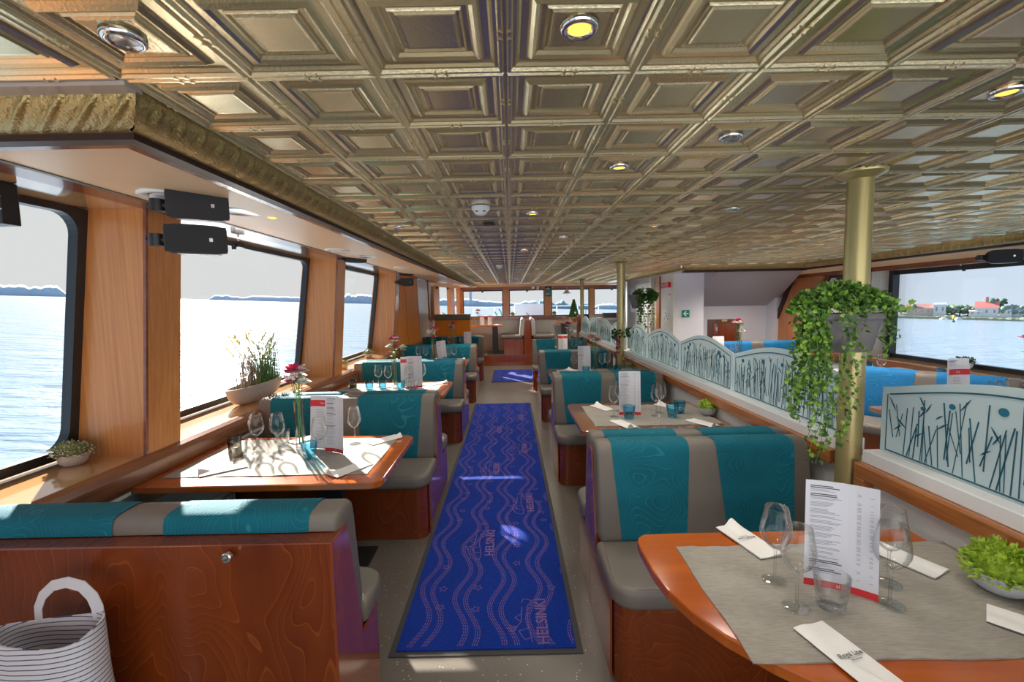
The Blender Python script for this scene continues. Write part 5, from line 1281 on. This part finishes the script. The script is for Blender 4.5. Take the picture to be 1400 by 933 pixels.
for k in range(26): ivy_leaf(m2, (1.44 + r2.uniform(-.02, .04), 6.05, 1.18 - r2.uniform(0, .22)), (r2.uniform(-1, 1), -.5, -1), .035)
m.build('leaves', M['leaf_dark'], vn, kind='stuff'); m2.build('red_leaves', M['rose_dark'], vn, kind='stuff')

# ------------------------------------------------------------------ carpets
def carpet(label, x0, x1, y0, y1, pattern=True):
    t_ = thing('aisle_carpet', label, 'carpet', ((x0 + x1) / 2, (y0 + y1) / 2, 0))
    MB().box(x0 - .03, x1 + .03, y0 - .03, y1 + .03, 0, .005).build('rubber_edge', M['rubber'], t_)
    MB().box(x0, x1, y0, y1, .002, .0105).build('pile', M['carpet'], t_)
    m = MB(); Z = .0106
    def seg(p, q, w=.0035):
        p = Vector((*p, Z)); q = Vector((*q, Z)); d = q - p
        if d.length < 1e-6 or min(p.x, q.x) < x0 + .004 or max(p.x, q.x) > x1 - .004 or min(p.y, q.y) < y0 + .004 or max(p.y, q.y) > y1 - .004: return
        n = Vector((-d.y, d.x, 0)).normalized() * w / 2; m.add([p + n, q + n, q - n, p - n], [(3, 2, 1, 0)])
    step = .021
    for g in range(-1, 5):
        xc = x0 + .06 + g * .205
        for side in (0, 1):
            for l in range(3):
                off = side * .062 + l * .011; y = y0
                while y < y1:
                    def fx(yy): return xc + off + .038 * math.sin(2 * PI * yy / .52 + g * 1.1 + side * .25) + .012 * math.sin(2 * PI * yy / 1.7 + g)
                    seg((fx(y), y), (fx(y + step * .78), y + step * .78)); y += step
    r3 = random.Random(2)
    def star(cx, cy, r, rot):
        pts = [(cx + (r if i % 2 == 0 else r * .45) * math.cos(rot + i * PI / 5), cy + (r if i % 2 == 0 else r * .45) * math.sin(rot + i * PI / 5)) for i in range(10)]
        for i in range(10): seg(pts[i], pts[(i + 1) % 10], .003)
    y = y0 + .1
    while y < y1 - .1:
        for xx in (x0 + .16, x0 + .36, x0 + .57, x0 + .78):
            if r3.random() < .62: star(xx + r3.uniform(-.02, .02), y + r3.uniform(-.05, .05), .026, r3.uniform(0, 6))
        y += .19
    def ship(cx, cy, s=1):    # outline of a small ferry, bow pointing up the carpet
        for pl_ in ([(-.05, -.17), (.01, -.19), (.02, -.13), (.0, .0), (.0, .14), (.03, .19), (-.02, .21), (-.03, .17)], [(-.03, .14), (-.035, .02), (-.06, -.02), (-.08, -.06), (-.05, -.17)], [(-.035, .02), (-.07, .05), (-.035, .08)], [(-.06, -.02), (-.10, -.03), (-.07, -.07)], [(0, -.03), (-.05, -.05), (-.02, -.11), (.015, -.10)]):
            for a, b in zip(pl_[:-1], pl_[1:]): seg((cx + a[0] * s, cy + a[1] * s), (cx + b[0] * s, cy + b[1] * s), .0035)
    if pattern:
        for k in range(5):
            for xx, yy in ((.135, 2.16 + k * 1.38), (-.165, 2.93 + k * 1.38)):
                if yy + .2 < y1 and yy - .2 > y0 - .05:
                    ship(xx - .075, yy, .95)
                    text_mesh('HELSINKI', .082, Matrix.Translation((xx, yy + .03, Z)) @ Matrix.Rotation(PI / 2, 4, 'Z'), M['carpet_line'], 'woven_lettering', t_, bold=.0012)
    m.build('woven_pattern', M['carpet_line'], t_, kind='stuff')
    return t_
carpet('long blue aisle carpet with woven waves, stars and ships', -.575, .285, 2.00, 7.25)
carpet('small blue carpet before the step to the bow', -.40, .52, 9.3, 11.0, False)

# ------------------------------------------------------------------ striped bag
bg = thing('tote_bag', 'striped white fabric tote bag with one handle up, by the nearest bench', 'bag', (-1.38, 1.24, .0))
BX, BZ = .20, .095
m = MB(); R_ = []; n = 32
for i, (z, fx_, fy) in enumerate(((.0, .17, .07), (.12, .18, .09), (.26, .172, .095), (.40, .165, .085), (.56, .155, .075), (.71, .150, .070))):
    R_.append([(-1.395 + fx_ * math.copysign(abs(math.cos(a)) ** .7, math.cos(a)) * (1 + .02 * math.sin(3 * a + i)), 1.26 + fy * math.copysign(abs(math.sin(a)) ** .8, math.sin(a)) - (.0), z + (.014 * math.sin(2 * a + .6) if i == 5 else 0)) for a in [2 * PI * k / n for k in range(n)]])
R2 = [[(-1.395 + (p[0] + 1.395) * .965, 1.26 + (p[1] - 1.26) * .93, max(.01, p[2] - .001)) for p in r_] for r_ in R_[::-1]]
m.rings(R_ + R2, True, True); m.build('body', M['bag'], bg, smooth=50)
m = MB(); vs = []
hp_ = [(x + BX, z + BZ) for x, z in ((-1.685, .60), (-1.683, .64), (-1.665, .68), (-1.63, .712), (-1.585, .722), (-1.54, .708), (-1.512, .675), (-1.500, .64), (-1.497, .60))]
for x, z in hp_:
    wd = .017; c = (x - BX + 1.59, z - BZ - .62); l = math.hypot(*c) or 1; nx, nz = c[0] / l * wd, c[1] / l * wd
    vs += [(x - nx * .9, 1.315, z - nz * .9), (x + nx * .9, 1.322, z + nz * .9), (x + nx * .9, 1.325, z + nz * .9), (x - nx * .9, 1.318, z - nz * .9)]
fs = []
for i in range(len(hp_) - 1):
    for q in range(4): fs.append((4 * i + q, 4 * i + (q + 1) % 4, 4 * i + 4 + (q + 1) % 4, 4 * i + 4 + q))
m.add(vs, fs); m.build('handle', flat('white_webbing', (.62, .60, .62), rough=.9), bg)

# ------------------------------------------------------------------ signs and wall fittings
sg = thing('exit_sign', 'green safety sign with an arrow and EXIT on a bow window post', 'sign', (1.10, 12.96, 1.9))
MB().box(1.02, 1.19, 12.95, 12.97, 1.99, 2.12).build('arrow_plate', M['sign_green'], sg); MB().box(1.02, 1.19, 12.95, 12.97, 1.83, 1.975).build('word_plate', M['sign_green'], sg)
m = MB(); m.box(1.045, 1.10, 12.946, 12.949, 2.045, 2.065); m.yprism([(1.095, 2.01), (1.16, 2.055), (1.095, 2.10), (1.115, 2.055)], 12.946, 12.949); m.build('arrow', M['whiteink'], sg)
text_mesh('EXIT', .062, Matrix.Translation((1.105, 12.947, 1.90)) @ Matrix.Rotation(PI / 2, 4, 'X'), M['whiteink'], 'lettering', sg, bold=.001)
sg = thing('arrow_sign', 'green square sign with a white left arrow on the lilac wall', 'sign', (3.15, 7.88, 1.4))
MB().box(3.03, 3.165, 7.885, 7.899, 1.345, 1.475).build('plate', M['sign_green'], sg)
m = MB(); m.box(3.075, 3.145, 7.881, 7.884, 1.401, 1.421); m.yprism([(3.05, 1.411), (3.095, 1.455), (3.115, 1.455), (3.085, 1.411), (3.115, 1.367), (3.095, 1.367)], 7.881, 7.884); m.build('arrow', M['whiteink'], sg)
fa = thing('fire_alarm', 'red alarm box on the white side wall', 'alarm', (2.87, 8.25, 1.9)); MB().box(2.83, 2.88, 8.02, 8.42, 1.88, 1.98).build('box', M['red'], fa, bevel=.006); MB().box(2.825, 2.831, 8.3, 8.34, 1.91, 1.95).build('mark', M['whiteink'], fa)
nt_ = thing('wall_notice', 'small white notice with a red top under the alarm box', 'notice', (2.87, 8.1, 1.7)); MB().box(2.872, 2.879, 8.0, 8.14, 1.66, 1.78).build('sheet', M['white'], nt_); MB().box(2.868, 2.872, 8.04, 8.10, 1.745, 1.77).build('red_mark', M['red'], nt_)
nt2 = thing('safety_plan', 'faint blue and pink safety plan on the white side wall', 'notice', (2.87, 8.25, 1.4)); MB().box(2.872, 2.879, 8.10, 8.42, 1.27, 1.48).build('sheet', M['white'], nt2)
m = MB(); [m.box(2.870, 2.872, 8.13 + q * .06, 8.16 + q * .06, 1.30 + (q * 7 % 3) * .05, 1.33 + (q * 7 % 3) * .05) for q in range(4)]; m.build('blue_marks', M['blue_fabric'], nt2); m = MB(); [m.box(2.8705, 2.872, 8.12, 8.17, 1.36 + q * .04, 1.38 + q * .04) for q in range(2)]; m.build('pink_marks', M['rose_pink'], nt2)
fp = thing('framed_poster', 'tall framed frosted poster on the aisle wall behind the hanging plant', 'poster', (2.88, 9.8, 1.4)); MB().box(2.885, 2.899, 9.30, 10.30, .75, 2.02).build('frame', M['steel'], fp); MB().box(2.878, 2.884, 9.38, 10.22, .83, 1.94).build('sheet', flat('pale_poster', (.66, .70, .73), rough=.3, var=.12, bscale=4), fp)
cv = thing('steel_post', 'shiny steel pillar behind the hanging plant', 'post', (2.75, 10.6, 0)); MB().lathe([(.09, 0), (.09, 2.12)], 20, c=(2.75, 10.6, 0)).build('shaft', M['chrome'], cv, smooth='all')
cm = thing('ceiling_camera', 'small white security camera over the bow windows', 'camera', (.66, 12.8, 2.10)); MB().lathe([(0, -.05), (.03, -.04), (.045, 0), (.045, .03), (0, .03)], 16).build('dome', M['white'], cm, off=(0, 0, 0)); 
cm2 = thing('ceiling_camera', 'white bracket lamp beside the security camera', 'camera', (.80, 12.8, 2.08)); MB().box(-.03, .03, -.04, .04, -.06, .05).build('body', M['white'], cm2, off=(0, 0, 0), bevel=.008)
bell = thing('ship_bell', 'grey lamp shaped bell hanging in the third bow window', 'bell', (1.62, 12.75, 1.93)); MB().lathe([(.012, .09), (.03, .08), (.07, .02), (.13, -.03), (.125, -.03), (.06, .015), (0, .05)], 20).build('shade', M['steel'], bell, smooth='all', off=(0, 0, 0)); MB().tube([(0, 0, .09), (0, 0, .15)], .006).build('hook', M['steel'], bell, off=(0, 0, 0)); MB().tube([(0, 0, .0), (0, 0, -.10)], .005).build('pull_cord', M['steel'], bell, off=(0, 0, 0))

# ------------------------------------------------------------------ bow furniture on the raised floor
tb = thing('booth_bench', 'high bow bench seen from its orange wooden back with a grey top roll', 'bench', (-1.45, 11.0, 0))
MB().box(-1.85, -.975, 10.93, 10.97, 0, 1.30).build('back_panel', M['orangepanel'], tb); MB().cushion(-1.85, -.97, 10.90, 11.04, 1.27, 1.415, (.02,) * 4, .02).build('top_roll', M['vinyl'], tb, smooth=50)
MB().box(-1.60, -.98, 10.97, 11.35, 0, .44).build('base', M['bench_end'], tb); MB().cushion(-1.62, -.98, 10.975, 11.4, .44, .54, (.03,) * 4, .03).build('seat', M['vinyl'], tb, smooth=50)
def side_seat(x, s, label):     # seen in profile; s = direction the sitter faces in x
    t_ = thing('booth_bench', label, 'bench', (x, 12.2, .28), 'grey benches on the raised floor')
    a, b = sorted((x, x + s * .52)); MB().box(a, b, 11.9, 12.9, .28, .70).build('base', M['bench_end'], t_)
    a, b = sorted((x + s * .02, x + s * .60)); MB().cushion(a, b, 11.88, 12.9, .70, .80, (.05,) * 4, .035).build('seat', M['vinyl'], t_, smooth=50)
    m = MB(); m.yprism([(x + s * .03, .78), (x + s * .10, .80), (x + s * .06, 1.22), (x + s * .0, 1.26), (x - s * .04, 1.22), (x - s * .01, .78)], 11.88, 12.9); m.build('backrest', flat('pale_grey_vinyl', (.42, .42, .40), rough=.35), t_, smooth=50, bevel=.015, normals=True)
    return t_
side_seat(.34, -1, 'bow seat in profile facing left, left of the back-to-back pair'); side_seat(.58, 1, 'bow seat in profile facing right, right of the back-to-back pair')
struct(MB().box(.36, .56, 11.9, 12.9, .28, 1.2).build('trim_29', M['bench_end']), 'wooden divider between the back-to-back bow seats')
table('bow table on a black pedestal left of the back-to-back seats', rrect(-1.05, -.20, 11.9, 12.65, (.01,) * 4), (-.42, 12.2), zf=.28, zt=.80)
table('bow table by the thin gold pole', rrect(1.25, 2.05, 12.2, 12.85, (.01,) * 4), (1.5, 12.5), zf=.28, zt=.84)
GB = 'tableware on the bow table'
vase('tall slim silver vase with a dried bloom on the bow table', -.86, 12.1, 1.08, .26, .04, ('rose_pink', 'petal_white'), .03, .14, 44, 1)
mk_wine((-.98, 12.05, 1.08), 0, 'wine glass left of the slim vase on the bow table', GW); mk_wine((-.50, 12.05, 1.08), 0, 'wine glass right of the cards on the bow table', GW)
for xx, lb in ((-.76, 'white card beside the slim vase on the bow table'), (-.55, 'red topped card on the bow table')):
    t_ = make_menu(.12, .26, 'red', 71, .04); t_.location = (xx, 12.1, 1.08); t_['label'] = lb; t_['group'] = GM
mk_nap((-.35, 12.15, 1.08), .5, 'napkin at the right end of the bow table', GN)
tp = thing('potted_plant', 'tall green cypress like plant in a basket on the bow table by the gold pole', 'plant', (1.78, 12.5, 1.12))
MB().lathe([(0, 0), (.09, 0), (.12, .08), (.13, .10), (.11, .10), (0, .09)], 16, c=(1.78, 12.5, 1.12)).build('basket', M['straw'], tp); m = MB()
for k in range(600): a = r2.uniform(0, 2 * PI); q = r2.random(); leaf_quad(m, (1.78 + .12 * (1 - q) * math.cos(a), 12.5 + .1 * (1 - q) * math.sin(a), 1.2 + .48 * q), (math.cos(a) * .5, math.sin(a) * .5, 1), (0, 1, 0), .07, .03)
m.build('foliage', M['leaf'], tp, kind='stuff')
jk = thing('jacket', 'dark navy jacket hanging behind the thin gold pole', 'jacket', (2.05, 11.9, 1.0)); m = MB()
m.rings([[(2.02 + rx * math.cos(a) * (1 + .1 * math.sin(5 * a + z * 9)), 11.95 + .08 * math.sin(a), z) for a in [2 * PI * i / 20 for i in range(20)]] for z, rx in ((.45, .10), (.7, .13), (.95, .15), (1.15, .13), (1.27, .10), (1.33, .05))], True, True); m.build('cloth', flat('navy_cloth', (.012, .016, .035), rough=.8), jk, smooth=50)
hk = MB().tube([(2.02, 11.95, 1.32), (2.02, 11.95, 1.42), (2.06, 11.95, 1.45)], .008); hk.build('hanger', M['steel'], jk)
br = thing('bar_counter', 'pale bar counter right of the thin gold pole', 'counter', (2.5, 11.6, 0)); MB().box(2.12, 2.84, 11.35, 11.8, 0, 1.18).build('front', flat('pale_blue_grey_panel', (.52, .53, .60), rough=.3), br); MB().box(2.08, 2.86, 11.28, 11.85, 1.18, 1.24).build('worktop', M['ledge'], br, bevel=.006); MB().box(2.12, 2.84, 11.34, 11.352, .98, 1.02).build('groove', M['greyline'], br)
bx_ = thing('espresso_tray', 'dark tray of bar items on the pale counter', 'tray', (2.5, 11.6, 1.24)); MB().box(2.40, 2.78, 11.5, 11.7, 1.24, 1.36).build('tray_body', M['pot_taupe'], bx_, bevel=.01)
rc = thing('red_bag', 'small red bag on the end of the pale counter', 'bag', (2.80, 11.45, 1.24)); MB().cushion(2.72, 2.83, 11.32, 11.5, 1.24, 1.38, (.03,) * 4, .02).build('body', M['red'], rc, smooth=50)
struct(MB().box(1.52, 1.60, 10.15, 10.25, 0, 1.35).build('trim_30', M['bench_end']), 'orange wooden end post of the partition by the bar')
hs = thing('wooden_screen', 'orange wooden end panel below the far frosted glass', 'panel', (1.45, 9.9, 0)); MB().box(1.36, 1.52, 9.5, 10.1, 0, .90).build('panel_board', M['bench_end'], hs)

# ------------------------------------------------------------------ seats and tables by the right windows
GQ = 'blue benches by the right windows'
def blue_bench(label, loc, rz, width):
    t_ = make_bench(width, single_back=True, fabric='blue_fabric'); t_.location = loc; t_.rotation_euler = (0, 0, rz); t_['label'] = label; t_['group'] = GQ; return t_
# oblique bench whose back is seen over the frosted glass
blue_bench('long blue bench seen from behind over the frosted glass, right of the gold post', (3.60, 4.63, 0), math.atan2(-.80, .60), 1.17)
blue_bench('far blue bench in front of the small walnut door', (3.35, 7.55, 0), 0, 1.55)
blue_bench('blue bench seen through the trailing ivy', (3.55, 5.9, 0), PI, .95) if False else blue_bench('blue bench just left of the gold post beyond the ivy', (2.5, 5.75, 0), 0, 1.3)
table('white clothed right window table behind the long blue bench', rrect(4.05, 4.93, 4.5, 5.6, (.04,) * 4), (4.4, 5.0), mat='ledge')
table('right side table behind the nearest frosted glass panel', rrect(2.92, 3.76, 2.85, 3.62, (.05,) * 4), (3.2, 3.2), mat='table_brown')
table('right side table with dark red roses, before the walnut door', rrect(2.55, 3.75, 6.3, 7.0, (.05,) * 4), (3.2, 6.6), mat='table_brown')
zz = .751
mk_wine((4.19, 5.0, zz + .0), 0, 'wine glass on the white clothed table right of the gold post', GW); mk_blue((4.46, 5.50, zz), 0, 'blue tumbler on the white clothed table right of the gold post', GT)
cj = thing('candle_holder', 'dark blue glass holder on the white clothed table', 'candle holder', (4.72, 4.85, zz)); MB().lathe([(0, 0), (.042, 0), (.042, .10), (.038, .10), (.038, .01), (0, .01)], 20).build('glass_cup', flat('blue_grey_glass', (.05, .12, .18), rough=.1), cj, smooth=50, off=(0, 0, 0))
t_ = make_menu(.17, .36, 'red', 81, .04); t_.location = (3.43, 3.36, zz); t_.rotation_euler = (0, 0, .05); t_['label'] = 'front white card with a red band, over the nearest glass panel'; t_['group'] = GM
t_ = make_menu(.17, .40, 'list', 82, .04); t_.location = (3.52, 3.46, zz); t_['label'] = 'rear taller white card, over the nearest glass panel'; t_['group'] = GM
mk_wine((3.60, 3.28, zz), 0, 'wine glass right of the cards over the nearest glass panel, left one', GW); mk_wine((3.70, 3.32, zz), 0, 'wine glass right of the cards over the nearest glass panel, right one', GW)
vase('vase with magenta roses at the right edge of view', 3.64, 3.08, zz, .34, .03, ('rose', 'petal_white'), .05, .26, 91)
vase('glass vase with dark red roses before the walnut door', 3.40, 6.6, zz, .30, .03, ('rose_dark', 'petal_white'), .08, .28, 92)
t_ = make_menu(.17, .35, 'list', 83, .04); t_.location = (3.10, 6.62, zz); t_['label'] = 'white card on the table before the walnut door'; t_['group'] = GM
mk_wine((3.26, 6.5, zz), 0, 'wine glass left of the dark red roses', GW); mk_wine((3.68, 6.5, zz), 0, 'wine glass right of the dark red roses', GW); mk_blue((3.5, 6.4, zz), 0, 'blue tumbler right of the dark red roses', GT); mk_wine((2.75, 6.5, zz), 0, 'wine glass at the left end of the table before the walnut door', GW)

# ------------------------------------------------------------------ outside: deck, sea, land
def sea_z(x, y): return -1.7 - .0424 * x - .0073 * y
S = 30000
sm_ = MB(); sm_.add([(-S, -S, sea_z(-S, -S)), (S, -S, sea_z(S, -S)), (S, S, sea_z(S, S)), (-S, S, sea_z(-S, S))], [(0, 1, 2, 3)])
sea = sm_.build('sea', M['sea']); tag(sea, 'open rippled sea all around the boat', 'sea', kind='stuff')
dk = struct(MB().box(-2.6, 4.9, 13.1, 17.5, .55, .62).build('foredeck', flat('pale_deck_paint', (.62, .66, .70), rough=.4)), 'pale foredeck outside the bow windows')
rl_ = thing('deck_railing', 'white railing round the foredeck', 'railing', (0, 17.2, .6))
for k in range(9): MB().tube([(-2.2 + k * .8, 17.2, .62), (-2.2 + k * .8, 17.2, 1.52)], .02, 8).build('stanchion', M['white'], rl_)
for z in (1.52, 1.2, .95): MB().tube([(-2.3, 17.2, z), (4.3, 17.2, z)], .016, 8).build('rail_bar', M['white'], rl_)
lk = thing('deck_locker', 'pale blue grey deck locker outside the second bow window', 'locker', (.45, 15.6, .6)); MB().box(.15, 1.15, 15.2, 16.2, .62, 1.62).build('body', flat('pale_blue_tarpaulin', (.55, .62, .72), rough=.5), lk, bevel=.03)
lf_ = thing('life_buoy', 'orange life buoy lying on the foredeck', 'life buoy', (.85, 14.4, 1.2)); MB().lathe([(.10 + .035 * math.cos(a), .035 * math.sin(a)) for a in [2 * PI * i / 10 for i in range(11)]], 24).build('ring', flat('orange_buoy', (.9, .16, .02), rough=.4), lf_, smooth='all', off=(0, 0, 0)); MB().box(-.25, .25, -.15, .15, -.58, -.036).build('stand_block', M['ledge'], lf_, off=(0, 0, 0))
for k, (x0, y0, col, h, lb) in enumerate(((-.40, 14.2, 'teal', .78, 'teal davit hose outside the first bow window'), (-.26, 14.2, 'teal', .86, 'taller teal hose beside it outside the first bow window'), (.62, 14.6, 'pot_taupe', .72, 'dark curved hoses in front of the deck locker'))):
    t_ = thing('deck_hose', lb, 'hose', (x0, y0, .62)); MB().tube([(x0, y0, .62), (x0 + .02, y0, .62 + h * .6), (x0 - .03, y0, .62 + h * .9), (x0 - .10, y0, .62 + h)], .018, 8).build('pipe', M['sign_green'] if col == 'teal' else M[col], t_, smooth='all')
haze = {}
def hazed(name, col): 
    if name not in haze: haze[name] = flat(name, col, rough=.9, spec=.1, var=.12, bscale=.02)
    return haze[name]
def dirpt(px, dist):
    d = _f + _r * ((px - 700) / F_PX); d.z = 0; d = d.normalized() * dist; return Vector((d.x, d.y, sea_z(d.x, d.y)))
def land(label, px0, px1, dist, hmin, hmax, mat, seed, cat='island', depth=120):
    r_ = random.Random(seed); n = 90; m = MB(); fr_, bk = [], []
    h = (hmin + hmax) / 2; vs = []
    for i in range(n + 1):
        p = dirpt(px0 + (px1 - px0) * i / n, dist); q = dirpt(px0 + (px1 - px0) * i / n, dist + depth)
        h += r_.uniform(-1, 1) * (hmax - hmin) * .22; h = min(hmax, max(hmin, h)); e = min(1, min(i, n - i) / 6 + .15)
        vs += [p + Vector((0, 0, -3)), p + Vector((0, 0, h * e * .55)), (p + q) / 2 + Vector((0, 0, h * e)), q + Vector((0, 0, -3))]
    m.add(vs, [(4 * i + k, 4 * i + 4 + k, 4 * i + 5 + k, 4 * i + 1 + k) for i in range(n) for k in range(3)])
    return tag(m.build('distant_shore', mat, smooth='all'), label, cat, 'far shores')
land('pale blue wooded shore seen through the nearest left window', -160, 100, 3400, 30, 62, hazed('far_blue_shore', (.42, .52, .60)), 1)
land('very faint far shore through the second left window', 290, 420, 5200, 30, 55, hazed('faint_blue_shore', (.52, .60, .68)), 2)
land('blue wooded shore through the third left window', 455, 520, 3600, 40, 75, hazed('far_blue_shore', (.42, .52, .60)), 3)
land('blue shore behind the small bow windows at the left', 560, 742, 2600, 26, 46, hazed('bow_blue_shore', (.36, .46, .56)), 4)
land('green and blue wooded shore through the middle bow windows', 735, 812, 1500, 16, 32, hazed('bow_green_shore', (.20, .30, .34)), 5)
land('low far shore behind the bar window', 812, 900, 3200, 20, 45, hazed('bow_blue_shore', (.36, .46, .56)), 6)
tw = thing('distant_tower', 'pale church tower on the far bow shore', 'tower', dirpt(645, 2580)); p = dirpt(645, 2580)
MB().box(-7, 7, -7, 7, 0, 80).build('tower_shaft', hazed('bow_blue_shore', (.36, .46, .56)), tw, off=(0, 0, 0)); MB().lathe([(7, 80), (5, 92), (0, 112)], 8).build('spire', haze['bow_blue_shore'], tw, off=(0, 0, 0))
# island with houses beyond the right window
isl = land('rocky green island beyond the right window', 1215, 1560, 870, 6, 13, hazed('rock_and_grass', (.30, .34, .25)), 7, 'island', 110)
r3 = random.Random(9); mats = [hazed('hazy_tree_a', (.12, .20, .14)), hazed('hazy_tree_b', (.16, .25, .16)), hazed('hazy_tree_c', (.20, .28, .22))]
k = 0; px = 1218
tree_desc = ['far shore tree clump at the left end of the island', 'tree clump between the left end and the red roofed hall', 'tree clump touching the left of the red roofed hall', 'tree in front of the red roofed hall', 'tree clump between the red roofed hall and white house', 'tree right beside the white house', 'tree clump just right of the white house', 'broad tree clump in the middle of the island', 'second broad clump in the middle of the island', 'tree clump behind the yellow buoy', 'tree clump right of the buoy', 'clump left of the church', 'tall dark tree behind the church', 'low trees before the church', 'trees right of the church', 'clump among the white cottages', 'clump right of the cottages', 'tall clump near the right edge', 'last clump at the right edge', 'clump past the frame edge', 'further clump past the frame edge']
while px < 1440 and k < 21:
    dist = 900 + r3.uniform(-8, 30); p = dirpt(px, dist) + Vector((0, 0, 5)); t_ = thing('tree_clump', tree_desc[k], 'trees', p, 'trees on the island'); m = MB()
    for q in range(34): 
        c = (r3.uniform(-13, 13), r3.uniform(-8, 8), r3.uniform(6, 14) + (9 if k == 12 else 0)); m.ico(c, r3.uniform(2.0, 4.2), 1, (1, 1, .9))
    o = m.build('crown', mats[k % 3], t_, off=(0, 0, 0), smooth='all'); me = o.data
    for v in me.vertices: v.co += Vector((r3.uniform(-.7, .7), r3.uniform(-.7, .7), r3.uniform(-.7, .7)))
    MB().tube([(0, 0, 0), (0, 0, 8)], .8, 6).build('trunk', hazed('hazy_trunk', (.2, .17, .14)), t_, off=(0, 0, 0)); px += r3.uniform(9, 13); k += 1
def house(px, dist, w, d, h, rh, wall, roof, label, name='house', z0=7):
    p = dirpt(px, dist) + Vector((0, 0, z0)); a = math.atan2(p.y, p.x) - PI / 2
    t_ = thing(name, label, 'building', p, None, a)
    MB().box(-w / 2, w / 2, -d / 2, d / 2, -4, h).build('wall', hazed(*wall), t_, off=(0, 0, 0))
    MB().xprism([(-d / 2 - .6, h), (d / 2 + .6, h), (0, h + rh)], -w / 2 - .6, w / 2 + .6).build('roof', hazed(*roof), t_, off=(0, 0, 0))
    m = MB()
    for q in range(max(2, int(w / 6))): x = -w / 2 + (q + .5) * w / max(2, int(w / 6)); MB().box(x - .9, x + .9, -d / 2 - .12, -d / 2, h * .35, h * .75).build('window', hazed('hazy_window', (.25, .3, .36)), t_, off=(0, 0, 0))
    return t_
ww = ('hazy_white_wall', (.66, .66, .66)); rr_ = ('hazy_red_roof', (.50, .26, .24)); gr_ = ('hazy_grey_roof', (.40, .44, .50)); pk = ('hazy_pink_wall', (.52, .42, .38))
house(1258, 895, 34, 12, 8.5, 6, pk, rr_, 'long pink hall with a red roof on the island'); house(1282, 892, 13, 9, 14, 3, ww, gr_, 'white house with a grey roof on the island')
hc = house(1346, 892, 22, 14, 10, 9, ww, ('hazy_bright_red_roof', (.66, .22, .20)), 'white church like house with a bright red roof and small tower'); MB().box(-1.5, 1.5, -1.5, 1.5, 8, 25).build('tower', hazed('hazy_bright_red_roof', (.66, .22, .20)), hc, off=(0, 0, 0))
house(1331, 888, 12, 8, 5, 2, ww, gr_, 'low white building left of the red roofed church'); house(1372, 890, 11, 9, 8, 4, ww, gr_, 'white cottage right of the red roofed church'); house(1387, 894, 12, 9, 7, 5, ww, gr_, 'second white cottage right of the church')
p = dirpt(1302, 420); by = thing('sea_buoy', 'small yellow and black buoy on the water', 'buoy', p); MB().lathe([(0, -.5), (.7, -.5), (.7, .8), (.3, 1.0), (.25, 2.4)], 12).build('base', M['black'], by, off=(0, 0, 0)); MB().lathe([(.25, 2.4), (.8, 2.5), (.8, 4.0), (0, 5)], 12).build('top_mark', flat('yellow_paint', (.85, .55, .05)), by, off=(0, 0, 0))
for px, d_, lb in ((1288, 800, 'tiny white boat left of the buoy'), (1308, 800, 'tiny white boat right of the buoy')):
    p = dirpt(px, d_); bt = thing('motor_boat', lb, 'boat', p, 'tiny boats near the island'); MB().prism([(-4, -1.5), (3, -1.5), (5.5, 0), (3, 1.5), (-4, 1.5)], -.5, 1.6).build('hull', M['white'], bt, off=(0, 0, 0)); MB().box(-2, 1.5, -1, 1, 1.6, 3).build('cabin', M['white'], bt, off=(0, 0, 0))
